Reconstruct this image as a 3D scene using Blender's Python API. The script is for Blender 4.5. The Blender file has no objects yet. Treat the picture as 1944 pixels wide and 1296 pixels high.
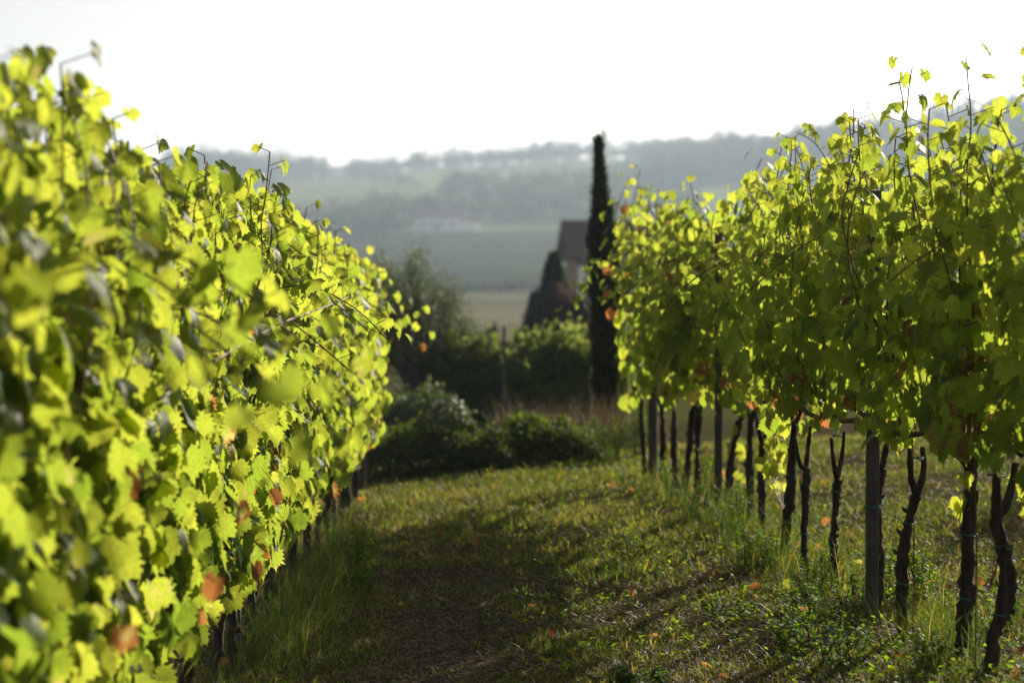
import bpy, math
import numpy as np
from mathutils import Vector

scene = bpy.context.scene
rng = np.random.default_rng(7)

# ------------------------------------------------------------------ camera
F = 4359.0            # focal length in photo pixels (photo 1944 x 1296)
HOR = 540.0           # photo row of the horizon
CAM_H = 1.54
cam_d = bpy.data.cameras.new("camera")
cam_d.sensor_width = 36.0
cam_d.lens = F / 1944.0 * 36.0
cam_d.clip_start = 0.1
cam_d.clip_end = 9000.0
cam_d.dof.use_dof = True
cam_d.dof.focus_distance = 10.4
cam_d.dof.aperture_fstop = 2.35
cam_d.dof.aperture_blades = 0
cam = bpy.data.objects.new("camera", cam_d)
scene.collection.objects.link(cam)
cam.location = (0, 0, CAM_H)
cam.rotation_euler = (math.radians(90) - math.atan((648 - HOR) / F), 0, 0)
scene.camera = cam

# ------------------------------------------------------------------ light
SUN_AZ, SUN_EL = math.radians(27.0), math.radians(19.0)     # azimuth clockwise from +Y
SUN = np.array([math.sin(SUN_AZ) * math.cos(SUN_EL), math.cos(SUN_AZ) * math.cos(SUN_EL), math.sin(SUN_EL)])
world = bpy.data.worlds.new("World")
scene.world = world
world.use_nodes = True
wn = world.node_tree.nodes
sky = wn.new("ShaderNodeTexSky")
sky.sky_type = 'NISHITA'
sky.sun_disc = False
sky.sun_elevation = SUN_EL
sky.sun_rotation = SUN_AZ
sky.air_density = 1.0
sky.dust_density = 2.0
sky.ozone_density = 1.0
wn["Background"].inputs["Strength"].default_value = 0.06
hs = wn.new("ShaderNodeHueSaturation")
hs.inputs["Saturation"].default_value = 0.22
world.node_tree.links.new(sky.outputs[0], hs.inputs["Color"])
wm = wn.new("ShaderNodeMix"); wm.data_type = 'RGBA'; wm.blend_type = 'MULTIPLY'      # warm morning air
wm.inputs[0].default_value = 1.0; wm.inputs[7].default_value = (1.0, 0.975, 0.95, 1)
world.node_tree.links.new(hs.outputs[0], wm.inputs[6])
world.node_tree.links.new(wm.outputs[2], wn["Background"].inputs["Color"])
sun_d = bpy.data.lights.new("sun", 'SUN')
sun_d.energy = 4.6
sun_d.angle = math.radians(0.53)
sun_d.color = (1.0, 0.90, 0.72)
sun_o = bpy.data.objects.new("sun", sun_d)
scene.collection.objects.link(sun_o)
sun_o.rotation_euler = Vector((-SUN[0], -SUN[1], -SUN[2])).to_track_quat('-Z', 'Y').to_euler()
scene.view_settings.view_transform = 'Standard'
scene.view_settings.look = 'None'
scene.view_settings.gamma = 1.0
scene.view_settings.exposure = 0.9
scene.cycles.use_denoising = True
scene.cycles.max_bounces = 10
scene.cycles.diffuse_bounces = 5
scene.cycles.transmission_bounces = 6
scene.cycles.volume_bounces = 0

# ------------------------------------------------------------------ helpers
def nrm(a):
    return a / np.maximum(np.linalg.norm(a, axis=-1, keepdims=True), 1e-9)

def hash2(ix, iy, seed):
    n = (ix.astype(np.int64) * 374761393 + iy.astype(np.int64) * 668265263 + seed * 1442695041) & 0xffffffff
    n = ((n ^ (n >> 13)) * 1274126177) & 0xffffffff
    return ((n ^ (n >> 16)) & 0xffff) / 65535.0

def vnoise(x, y, s=1.0, seed=0):
    x = np.asarray(x, float) / s; y = np.asarray(y, float) / s
    ix = np.floor(x); iy = np.floor(y)
    fx = x - ix; fy = y - iy
    fx = fx * fx * (3 - 2 * fx); fy = fy * fy * (3 - 2 * fy)
    a = hash2(ix, iy, seed); b = hash2(ix + 1, iy, seed); c = hash2(ix, iy + 1, seed); d = hash2(ix + 1, iy + 1, seed)
    return (a * (1 - fx) + b * fx) * (1 - fy) + (c * (1 - fx) + d * fx) * fy

def fbm(x, y, s=1.0, seed=0, o=4):
    v = 0; a = 0.5; t = 0
    for k in range(o):
        v = v + a * vnoise(x, y, s / 2 ** k, seed + 17 * k); t += a; a *= 0.5
    return v / t

class MB:
    """collects triangles / quads as numpy arrays; builds one mesh object"""
    def __init__(self):
        self.v = []; self.f = []; self.n = 0; self.c = []; self.m = []
    def add(self, verts, faces, col=(0.5, 0.5, 0.5, 1.0), mat=0):
        verts = np.asarray(verts, float).reshape(-1, 3)
        faces = np.asarray(faces, int)
        col = np.asarray(col, float)
        if col.ndim == 1:
            col = np.tile(col, (len(verts), 1))
        self.v.append(verts); self.c.append(col)
        self.f.append((faces + self.n, mat))
        self.n += len(verts)
    def mesh(self, name, mats, smooth=True):
        me = bpy.data.meshes.new(name)
        V = np.concatenate(self.v).astype(np.float32)
        C = np.concatenate(self.c).astype(np.float32)
        me.vertices.add(len(V)); me.vertices.foreach_set("co", V.ravel())
        loops = []; starts = []; mi = []; tot = 0
        for f, m in self.f:
            k = f.shape[1]
            loops.append(f.ravel())
            starts.append(tot + np.arange(len(f)) * k)
            tot += f.size
            mi.append(np.full(len(f), m))
        L = np.concatenate(loops).astype(np.int32); S = np.concatenate(starts).astype(np.int32)
        me.loops.add(len(L)); me.loops.foreach_set("vertex_index", L)
        me.polygons.add(len(S)); me.polygons.foreach_set("loop_start", S)
        me.polygons.foreach_set("material_index", np.concatenate(mi).astype(np.int32))
        me.polygons.foreach_set("use_smooth", np.full(len(S), smooth))
        a = me.attributes.new("Col", 'FLOAT_COLOR', 'POINT')
        a.data.foreach_set("color", C.ravel())
        for m in mats:
            me.materials.append(m)
        me.update(calc_edges=True)
        return me
    def build(self, name, mats, parent=None, smooth=True, loc=None):
        if not isinstance(mats, (list, tuple)):
            mats = [mats]
        o = bpy.data.objects.new(name, self.mesh(name, mats, smooth))
        scene.collection.objects.link(o)
        if parent is not None:
            o.parent = parent
        if loc is not None:
            o.location = loc
        return o

def tag(o, label=None, cat=None, group=None, kind=None):
    if label: o["label"] = label
    if cat: o["category"] = cat
    if group: o["group"] = group
    if kind: o["kind"] = kind
    return o

def empty(name, loc, label, cat, group=None):
    o = bpy.data.objects.new(name, None)
    o.empty_display_size = 0.1
    scene.collection.objects.link(o)
    o.location = loc
    return tag(o, label, cat, group)

def copy_tree(o, parent=None):
    c = o.copy(); scene.collection.objects.link(c)
    c.parent = parent
    for ch in o.children:
        copy_tree(ch, c)
    return c

def tube(mb, pts, rad, n=6, mat=0, col=(0.5, 0.5, 0.5, 1), wob=0.0, cap=True):
    pts = np.asarray(pts, float); k = len(pts)
    rad = np.broadcast_to(np.asarray(rad, float), (k,))
    t = nrm(np.gradient(pts, axis=0))
    ref = np.array([0.31, 0.9, 0.13])
    a = nrm(np.cross(t, ref)); b = np.cross(t, a)
    th = np.linspace(0, 2 * math.pi, n, endpoint=False)
    r = rad[:, None] * (1 + wob * (rng.random((k, n)) - 0.5))
    V = pts[:, None, :] + r[..., None] * (np.cos(th)[None, :, None] * a[:, None, :] + np.sin(th)[None, :, None] * b[:, None, :])
    i = np.arange(k - 1)[:, None] * n; j = np.arange(n)[None, :]; j2 = (j + 1) % n
    Fq = np.stack([i + j, i + j2, i + n + j2, i + n + j], -1).reshape(-1, 4)
    V = V.reshape(-1, 3)
    mb.add(V, Fq, col, mat)
    if cap:
        tip = np.concatenate([V[-n:], pts[-1:] + t[-1:] * rad[-1] * 0.5])
        mb.add(tip, np.stack([np.arange(n), (np.arange(n) + 1) % n, np.full(n, n)], -1), col, mat)

def smooth_path(ctrl, k=12):
    ctrl = np.asarray(ctrl, float)
    m = len(ctrl)
    P = np.concatenate([2 * ctrl[:1] - ctrl[1:2], ctrl, 2 * ctrl[-1:] - ctrl[-2:-1]])
    out = []
    for s in np.linspace(0, m - 1 - 1e-6, k):
        i = int(s); u = s - i
        p0, p1, p2, p3 = P[i], P[i + 1], P[i + 2], P[i + 3]
        out.append(0.5 * ((2 * p1) + (-p0 + p2) * u + (2 * p0 - 5 * p1 + 4 * p2 - p3) * u * u + (-p0 + 3 * p1 - 3 * p2 + p3) * u ** 3))
    return np.array(out)

def frames(n, t):
    """rotation matrices with columns x, y=tip dir, z=normal"""
    z = nrm(n); y = t - (t * z).sum(-1, keepdims=True) * z; y = nrm(y); x = np.cross(y, z)
    return np.stack([x, y, z], -1)

def prisms(mb, P0, P1, r, mat, col):
    d = nrm(P1 - P0); a = nrm(np.cross(d, np.array([0.3, 0.2, 0.93]))); b = np.cross(d, a)
    N = len(P0); vs = []
    for P in (P0, P1):
        for k in range(3):
            th = k * 2 * math.pi / 3
            vs.append(P + r * (math.cos(th) * a + math.sin(th) * b))
    V = np.stack(vs, 1).reshape(-1, 3)
    base = np.arange(N)[:, None, None] * 6
    q = np.array([[0, 1, 4, 3], [1, 2, 5, 4], [2, 0, 3, 5]])[None]
    mb.add(V, (base + q).reshape(-1, 4), col, mat)

def blades(mb, P, dirv, side, L, W, bend, col, mat=0, tipcol=None):
    """grass blades / lance leaves: base P, direction, side vector, length, width"""
    N = len(P)
    L = np.broadcast_to(L, (N,))[:, None]; W = np.broadcast_to(W, (N,))[:, None]
    bend = np.asarray(bend); bend = bend if bend.ndim == 2 else np.tile(bend, (N, 1))
    m = P + dirv * L * 0.5 + bend * L * 0.12
    t = P + dirv * L + bend * L * 0.5
    V = np.stack([P - side * W * 0.35, P + side * W * 0.35, m + side * W * 0.5, m - side * W * 0.5, t], 1).reshape(-1, 3)
    b = np.arange(N)[:, None] * 5
    C = np.repeat(col, 5, axis=0) if np.ndim(col) == 2 else col
    mb.add(V, np.zeros((0, 4), int), C, mat)
    off = mb.n - len(V)
    mb.f.append(((b + np.array([[0, 1, 2, 3]])) + off, mat))
    mb.f.append(((b + np.array([[3, 2, 4]])) + off, mat))

def sprays(mb, P, n, t, L, W, col, mat=0):
    """rhombic leaf sprays"""
    R = frames(n, t); N = len(P)
    L = np.broadcast_to(L, (N,))[:, None]; W = np.broadcast_to(W, (N,))[:, None]
    x = R[..., 0]; y = R[..., 1]; z = R[..., 2]
    V = np.stack([P, P + y * L * 0.45 + x * W * 0.5 + z * L * 0.06, P + y * L, P + y * L * 0.45 - x * W * 0.5 + z * L * 0.06], 1).reshape(-1, 3)
    C = np.repeat(col, 4, axis=0) if np.ndim(col) == 2 else col
    mb.add(V, np.arange(N)[:, None] * 4 + np.array([[0, 1, 2, 3]]), C, mat)

def jitter_col(base, N, v=0.25, h=0.12):
    base = np.asarray(base, float)
    k = 1 + v * rng.standard_normal((N, 1))
    c = base[None] * np.clip(k, 0.35, 1.9) * (1 + h * rng.standard_normal((N, 3)))
    return np.concatenate([np.clip(c, 0.004, 0.9), np.ones((N, 1))], 1)

# ------------------------------------------------------------------ materials
def new_mat(name):
    m = bpy.data.materials.new(name); m.use_nodes = True
    nt = m.node_tree; nt.nodes.clear()
    out = nt.nodes.new("ShaderNodeOutputMaterial")
    return m, nt, out

def nd(nt, typ, **kw):
    n = nt.nodes.new(typ)
    for k, v in kw.items():
        setattr(n, k, v)
    return n

def mixc(nt, fac, a, b, blend='MIX'):
    n = nd(nt, "ShaderNodeMix", data_type='RGBA', blend_type=blend)
    for sock, val in ((n.inputs[0], fac), (n.inputs[6], a), (n.inputs[7], b)):
        if hasattr(val, "is_linked"):
            nt.links.new(val, sock)
        elif isinstance(val, (int, float)):
            sock.default_value = val
        else:
            sock.default_value = (*val[:3], 1)
    return n.outputs[2]

def ramp(nt, fac, lo, hi, a=0.0, b=1.0):
    n = nd(nt, "ShaderNodeMapRange"); n.interpolation_type = 'SMOOTHSTEP'
    n.inputs[1].default_value = lo; n.inputs[2].default_value = hi
    n.inputs[3].default_value = a; n.inputs[4].default_value = b
    nt.links.new(fac, n.inputs[0])
    return n.outputs[0]

def noise(nt, scale, detail=3, vec=None, rough=0.55):
    n = nd(nt, "ShaderNodeTexNoise"); n.inputs["Scale"].default_value = scale
    n.inputs["Detail"].default_value = detail; n.inputs["Roughness"].default_value = rough
    if vec is None:
        tc = nd(nt, "ShaderNodeTexCoord"); vec = tc.outputs["Object"]
    nt.links.new(vec, n.inputs["Vector"])
    return n.outputs[0]

def mult(nt, a, b):
    n = nd(nt, "ShaderNodeMath", operation='MULTIPLY')
    for s, v in ((n.inputs[0], a), (n.inputs[1], b)):
        if hasattr(v, "is_linked"): nt.links.new(v, s)
        else: s.default_value = v
    return n.outputs[0]

def vine_leaf_mat(name="vine_leaf", k=1.0):
    m, nt, out = new_mat(name)
    at = nd(nt, "ShaderNodeAttribute"); at.attribute_name = "Col"
    sp = nd(nt, "ShaderNodeSeparateColor"); nt.links.new(at.outputs["Color"], sp.inputs[0])
    age, g, vein = sp.outputs[0], sp.outputs[1], sp.outputs[2]
    blot = noise(nt, 22, 3); mott = noise(nt, 90, 2)
    base = mixc(nt, g, (0.045, 0.095, 0.014), (0.105, 0.165, 0.020))
    tr = mixc(nt, g, (0.26 * k, 0.38 * k, 0.03), (0.53 * k, 0.56 * k, 0.055))
    mo = ramp(nt, mott, 0.3, 0.7, 0.82, 1.12)
    tr = mixc(nt, 1.0, tr, mo, 'MULTIPLY')
    vm = ramp(nt, vein, 0.80, 0.96)
    base = mixc(nt, mult(nt, vm, 0.6), base, (0.17, 0.21, 0.06))
    tr = mixc(nt, mult(nt, vm, 0.6), tr, (0.34, 0.40, 0.09))
    # browning: age 0..1 against a blotch noise; yellow rim first, then rust
    ad = nd(nt, "ShaderNodeMath", operation='ADD'); nt.links.new(age, ad.inputs[0]); nt.links.new(blot, ad.inputs[1])
    ym = ramp(nt, ad.outputs[0], 0.80, 1.0); bm = ramp(nt, ad.outputs[0], 0.98, 1.12)
    base = mixc(nt, ym, base, (0.22, 0.17, 0.05)); tr = mixc(nt, ym, tr, (0.56, 0.46, 0.15))
    base = mixc(nt, bm, base, (0.14, 0.07, 0.035)); tr = mixc(nt, bm, tr, (0.40, 0.16, 0.045))
    p = nd(nt, "ShaderNodeBsdfPrincipled")
    nt.links.new(base, p.inputs["Base Color"])
    p.inputs["Roughness"].default_value = 0.5
    p.inputs["Specular IOR Level"].default_value = 0.14
    bp = nd(nt, "ShaderNodeBump"); bp.inputs["Strength"].default_value = 0.35; bp.inputs["Distance"].default_value = 0.004
    nt.links.new(noise(nt, 70, 2), bp.inputs["Height"]); nt.links.new(bp.outputs[0], p.inputs["Normal"])
    t = nd(nt, "ShaderNodeBsdfTranslucent"); nt.links.new(tr, t.inputs["Color"])
    mx = nd(nt, "ShaderNodeMixShader"); mx.inputs[0].default_value = 0.72
    nt.links.new(p.outputs[0], mx.inputs[1]); nt.links.new(t.outputs[0], mx.inputs[2])
    nt.links.new(mx.outputs[0], out.inputs[0])
    return m

def leafy_mat(name, trans=0.45, boost=(2.2, 2.4, 1.2), rough=0.5, spec=0.35):
    m, nt, out = new_mat(name)
    at = nd(nt, "ShaderNodeAttribute"); at.attribute_name = "Col"
    p = nd(nt, "ShaderNodeBsdfPrincipled"); nt.links.new(at.outputs["Color"], p.inputs["Base Color"])
    p.inputs["Roughness"].default_value = rough; p.inputs["Specular IOR Level"].default_value = spec
    t = nd(nt, "ShaderNodeBsdfTranslucent")
    nt.links.new(mixc(nt, 1.0, at.outputs["Color"], boost, 'MULTIPLY'), t.inputs["Color"])
    mx = nd(nt, "ShaderNodeMixShader"); mx.inputs[0].default_value = trans
    nt.links.new(p.outputs[0], mx.inputs[1]); nt.links.new(t.outputs[0], mx.inputs[2])
    nt.links.new(mx.outputs[0], out.inputs[0])
    return m

def solid_mat(name, a, b, scale=20, rough=0.8, bump=0.4, stretch=None, spec=0.3):
    m, nt, out = new_mat(name)
    tc = nd(nt, "ShaderNodeTexCoord"); vec = tc.outputs["Object"]
    if stretch:
        mp = nd(nt, "ShaderNodeMapping"); mp.inputs["Scale"].default_value = stretch
        nt.links.new(vec, mp.inputs[0]); vec = mp.outputs[0]
    n1 = noise(nt, scale, 5, vec)
    p = nd(nt, "ShaderNodeBsdfPrincipled")
    nt.links.new(mixc(nt, ramp(nt, n1, 0.3, 0.7), a, b), p.inputs["Base Color"])
    p.inputs["Roughness"].default_value = rough; p.inputs["Specular IOR Level"].default_value = spec
    bp = nd(nt, "ShaderNodeBump"); bp.inputs["Strength"].default_value = bump; bp.inputs["Distance"].default_value = 0.01
    nt.links.new(n1, bp.inputs["Height"]); nt.links.new(bp.outputs[0], p.inputs["Normal"])
    nt.links.new(p.outputs[0], out.inputs[0])
    return m

M_LEAF = vine_leaf_mat()
M_LEAF_DULL = vine_leaf_mat("dull_vine_leaf", 0.45)  # same leaf, translucent colour scaled down so the cross row looks dimmer
M_CANE = solid_mat("cane_bark", (0.10, 0.035, 0.015), (0.17, 0.08, 0.03), 40, 0.6, 0.2)
M_BARK = solid_mat("vine_bark", (0.022, 0.015, 0.011), (0.075, 0.052, 0.037), 30, 0.9, 1.0, (1, 1, 0.16))
M_POST = solid_mat("weathered_post", (0.06, 0.052, 0.045), (0.13, 0.115, 0.10), 25, 0.85, 0.4, (1, 1, 0.2))
M_TIE = solid_mat("green_tie", (0.01, 0.12, 0.07), (0.02, 0.18, 0.11), 60, 0.4, 0.1)
M_WIRE = solid_mat("wire_steel", (0.16, 0.15, 0.14), (0.24, 0.23, 0.21), 30, 0.5, 0.1)
M_GRASS = leafy_mat("grass_blades", 0.45, (2.6, 2.6, 0.8), 0.55, 0.2)
M_LITTER = leafy_mat("dry_litter", 0.25, (1.6, 1.4, 1.0), 0.65, 0.3)
M_WEED = leafy_mat("weed_leaves", 0.55, (3.6, 3.6, 0.8), 0.6, 0.08)
M_BUSH = leafy_mat("bush_leaves", 0.4, (3.0, 3.0, 0.9), 0.7, 0.12)
M_OLIVE = leafy_mat("olive_leaves", 0.35, (2.2, 2.4, 1.0), 0.5, 0.16)
M_FAR = leafy_mat("far_foliage", 0.25, (1.8, 2.0, 1.0), 0.6, 0.2)
M_WOOD = solid_mat("tree_bark", (0.05, 0.04, 0.03), (0.12, 0.10, 0.08), 12, 0.9, 0.8, (1, 1, 0.25))
M_PLASTER_O = solid_mat("ochre_plaster", (0.20, 0.125, 0.07), (0.27, 0.17, 0.10), 2, 0.9, 0.1)
M_PLASTER_W = solid_mat("white_plaster", (0.86, 0.86, 0.86), (0.90, 0.90, 0.89), 2, 0.9, 0.1)
M_ROOF = solid_mat("brown_roof_tiles", (0.06, 0.040, 0.038), (0.11, 0.07, 0.06), 5, 0.85, 0.6, (4, 1, 1))
M_ROOF_T = solid_mat("terracotta_roof_tiles", (0.15, 0.10, 0.08), (0.23, 0.15, 0.12), 1.5, 0.9, 0.5, (3, 1, 1))
M_DARK = solid_mat("dark_glass", (0.02, 0.025, 0.03), (0.04, 0.045, 0.05), 3, 0.2, 0.0)
M_FEATHER = solid_mat("dark_feathers", (0.02, 0.02, 0.02), (0.05, 0.045, 0.04), 30, 0.8, 0.1)

# ------------------------------------------------------------------ terrain
COLS = np.array([-400, 0, 350, 620, 900, 1150, 1400, 1650, 1944, 2400], float)
RAD = np.array([300, 450, 600, 700, 850, 1000, 1250, 1500, 2500, 3600], float)
YPX = np.array([
    [572, 522, 480, 450, 405, 355, 325, 345, 420, 450],
    [572, 518, 472, 442, 402, 357, 328, 348, 420, 450],
    [572, 514, 467, 437, 402, 362, 328, 348, 420, 450],
    [572, 512, 464, 434, 400, 360, 340, 346, 420, 450],
    [572, 512, 464, 432, 392, 352, 316, 338, 420, 450],
    [572, 512, 462, 427, 377, 332, 300, 322, 420, 450],
    [572, 510, 452, 407, 347, 305, 290, 312, 420, 450],
    [572, 504, 434, 378, 312, 265, 275, 300, 420, 450],
    [572, 496, 412, 343, 268, 224, 250, 280, 420, 450],
    [572, 486, 392, 313, 222, 182, 220, 260, 420, 450]], float)
ZT = CAM_H + (HOR - YPX) / F * RAD[None]

def H(x, y):
    x = np.asarray(x, float); y = np.asarray(y, float)
    r = np.hypot(x, y); az = np.arctan2(x, y)
    near = -1.15 * (lambda u: u * u * (3 - 2 * u))(np.clip((r - 20.5) / 14.0, 0, 1))
    near = near + 0.05 * (fbm(x, y, 1.6, 3, 3) - 0.5) * np.clip(1 - r / 60, 0, 1)
    near = near + 0.07 * (np.clip(x, -4.0, 6.0) - 1.5) * np.clip((34 - r) / 14, 0, 1)
    px = np.clip(972 + F * np.tan(np.clip(az, -1.2, 1.2)), -400, 2400)
    ci = np.clip(np.searchsorted(COLS, px, side='right') - 1, 0, len(COLS) - 2)
    u = (px - COLS[ci]) / (COLS[ci + 1] - COLS[ci]); u = u * u * (3 - 2 * u)
    R2 = np.concatenate([[120], RAD])
    def prof(c):
        zt = np.concatenate([np.full((len(COLS), 1), -1.15), ZT], 1)[c]
        k = np.clip(np.searchsorted(R2, r, side='right') - 1, 0, len(R2) - 2)
        w = np.clip((r - R2[k]) / (R2[k + 1] - R2[k]), 0, 1)
        return np.take_along_axis(zt, k[..., None], -1)[..., 0] * (1 - w) + np.take_along_axis(zt, (k + 1)[..., None], -1)[..., 0] * w
    far = prof(ci) * (1 - u) + prof(ci + 1) * u
    far = far + (fbm(x, y, 160, 9, 3) - 0.5) * np.clip((r - 300) / 400, 0, 1) * 5.0
    fade = np.clip((np.abs(az) - 0.7) / 0.6, 0, 1); fade = fade * fade * (3 - 2 * fade)
    far = far * (1 - fade) + (-1.15) * fade
    return np.where(r < 120, near, far)

def h1(x, y):
    return float(H(np.array([x]), np.array([y]))[0])

def world_at(px, Y):
    """ground point seen in photo column px at depth Y"""
    X = (px - 972) / F * Y
    return X, Y, h1(X, Y)

def depth_at(px, ypx, lo=280, hi=1300):
    """depth at which the terrain in column px reaches photo row ypx"""
    d = np.linspace(lo, hi, 300); X = (px - 972) / F * d
    yy = HOR - (H(X, d) - CAM_H) / d * F
    k = np.where(yy <= ypx)[0]
    return float(d[k[0]]) if len(k) else None

def ground_depth(px, ypx):
    d = np.linspace(5, 40, 1500); X = (px - 972) / F * d
    yy = HOR - (H(X, d) - CAM_H) / d * F
    k = np.where(yy <= ypx)[0]
    return float(d[k[0]]) if len(k) else 20.0

def lane_path(x, y):
    return np.maximum(np.exp(-((x + 0.33) / 0.34) ** 2) * np.clip((15.0 - y) / 4, 0, 1), 0.85 * np.exp(-((x - 0.85) / 0.5) ** 2) * np.clip((11.8 - y) / 2.5, 0, 1) * np.clip(2.4 * fbm(x, y, 0.5, 66, 3) - 0.5, 0, 1))

def build_ground():
    fine = np.arange(-19, 19.01, 0.3); coarse = np.arange(23, 338, 5.0)
    ang = np.radians(np.concatenate([fine, coarse]))
    rad = np.concatenate([[0.3], 0.6 * 1.03 ** np.arange(0, 292)])
    A, Rr = np.meshgrid(ang, rad)
    x = Rr * np.sin(A); y = Rr * np.cos(A); z = H(x, y)
    V = np.stack([x, y, z], -1).reshape(-1, 3)
    na, nr = len(ang), len(rad)
    i = np.arange(nr - 1)[:, None] * na; j = np.arange(na)[None]; j2 = (j + 1) % na
    Fc = np.stack([i + j, i + na + j, i + na + j2, i + j2], -1).reshape(-1, 4)
    X, Y = V[:, 0], V[:, 1]; R_ = np.hypot(X, Y)
    n1 = fbm(X, Y, 0.9, 21, 3); n2 = fbm(X, Y, 90, 31, 3)
    soil = np.array([0.055, 0.040, 0.020]); green = np.array([0.055, 0.062, 0.014]); straw = np.array([0.16, 0.125, 0.062])
    k = np.clip((n1 - 0.35) * 3, 0, 1)[:, None]
    col = soil * (1 - k) + green * k
    pth = lane_path(X, Y)[:, None]
    col = col * (1 - 0.8 * pth) + np.array([0.060, 0.046, 0.034]) * 0.8 * pth
    # valley and hill fields
    px = 972 + F * X / np.maximum(Y, 1); ypx = HOR - (V[:, 2] - CAM_H) / np.maximum(Y, 1) * F
    dry = np.array([0.145, 0.138, 0.088]); mead = np.array([0.150, 0.180, 0.075]); vin = np.array([0.048, 0.058, 0.032]); wood = np.array([0.035, 0.050, 0.022])
    far = np.where(R_[:, None] < 330, dry * (0.8 + 0.5 * n2[:, None]), vin * (0.8 + 0.4 * n2[:, None]))
    ptc = fbm(X * 0.5 + Y * 0.2, Y, 130, 51, 2)
    far = np.where((R_[:, None] > 700), np.where(ptc[:, None] > 0.5, mead * 1.15, vin * 1.1), far)
    far = np.where(((R_ > 560) & (R_ < 700))[:, None], vin * 0.9, far)
    def patch(x0, x1, y0, y1, c, far):
        e = ((px - (x0 + x1) / 2) / ((x1 - x0) / 2)) ** 4 + ((ypx - (y0 + y1) / 2) / ((y1 - y0) / 2)) ** 4
        return np.where(((e < 1) & (R_ > 500) & (R_ < 1400))[:, None], c * (0.85 + 0.3 * n2[:, None]), far)
    far = patch(540, 840, 338, 415, mead * 1.0, far); far = patch(640, 790, 322, 345, mead * 1.25, far)
    far = patch(800, 1140, 305, 362, mead * 1.15, far); far = patch(1180, 1420, 283, 322, mead * 0.9, far); far = patch(1390, 1580, 335, 390, mead * 0.8, far)
    far = patch(980, 1250, 395, 425, mead * 0.85, far)
    m = np.clip((R_ - 60) / 50, 0, 1)[:, None]
    mid = green * 1.2 * (1 - m) + straw * 0.6 * m
    col = np.where(R_[:, None] < 45, col, mid * (1 - m) + far * m)
    mb = MB(); mb.add(V, Fc, np.concatenate([col, np.ones((len(V), 1))], 1))
    # centre fan
    c = np.concatenate([[[0, 0, h1(0, 0.01)]], V[:na]])
    mb.add(c, np.stack([np.zeros(na, int), 1 + np.arange(na), 1 + (np.arange(na) + 1) % na], -1), (*green, 1))
    m_, nt, out = new_mat("ground_soil_and_fields")
    at = nd(nt, "ShaderNodeAttribute"); at.attribute_name = "Col"
    f1 = noise(nt, 14, 6, None, 0.7); f2 = noise(nt, 90, 4, None, 0.7); f3 = noise(nt, 0.02, 5, None, 0.6)
    c1 = mixc(nt, 1.0, at.outputs["Color"], ramp(nt, f1, 0.25, 0.75, 0.55, 1.5), 'MULTIPLY')
    c1 = mixc(nt, 1.0, c1, ramp(nt, f3, 0.3, 0.7, 0.8, 1.2), 'MULTIPLY')
    ln = nd(nt, "ShaderNodeVectorMath", operation='LENGTH'); tc = nd(nt, "ShaderNodeTexCoord"); nt.links.new(tc.outputs["Object"], ln.inputs[0])
    nearm = ramp(nt, ln.outputs["Value"], 25, 45, 1.0, 0.0)
    c1 = mixc(nt, mult(nt, mult(nt, ramp(nt, f2, 0.52, 0.7), nearm), 0.7), c1, (0.15, 0.115, 0.06))
    p = nd(nt, "ShaderNodeBsdfPrincipled"); nt.links.new(c1, p.inputs["Base Color"])
    p.inputs["Roughness"].default_value = 1.0; p.inputs["Specular IOR Level"].default_value = 0.0
    bp = nd(nt, "ShaderNodeBump"); bp.inputs["Distance"].default_value = 0.02; bp.inputs["Strength"].default_value = 0.8
    nt.links.new(mult(nt, f1, nearm), bp.inputs["Height"]); nt.links.new(bp.outputs[0], p.inputs["Normal"])
    nt.links.new(p.outputs[0], out.inputs[0])
    o = mb.build("ground", m_)
    tag(o, "grassy vineyard lane falling to a hazy valley and hills", kind="structure")
build_ground()

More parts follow.
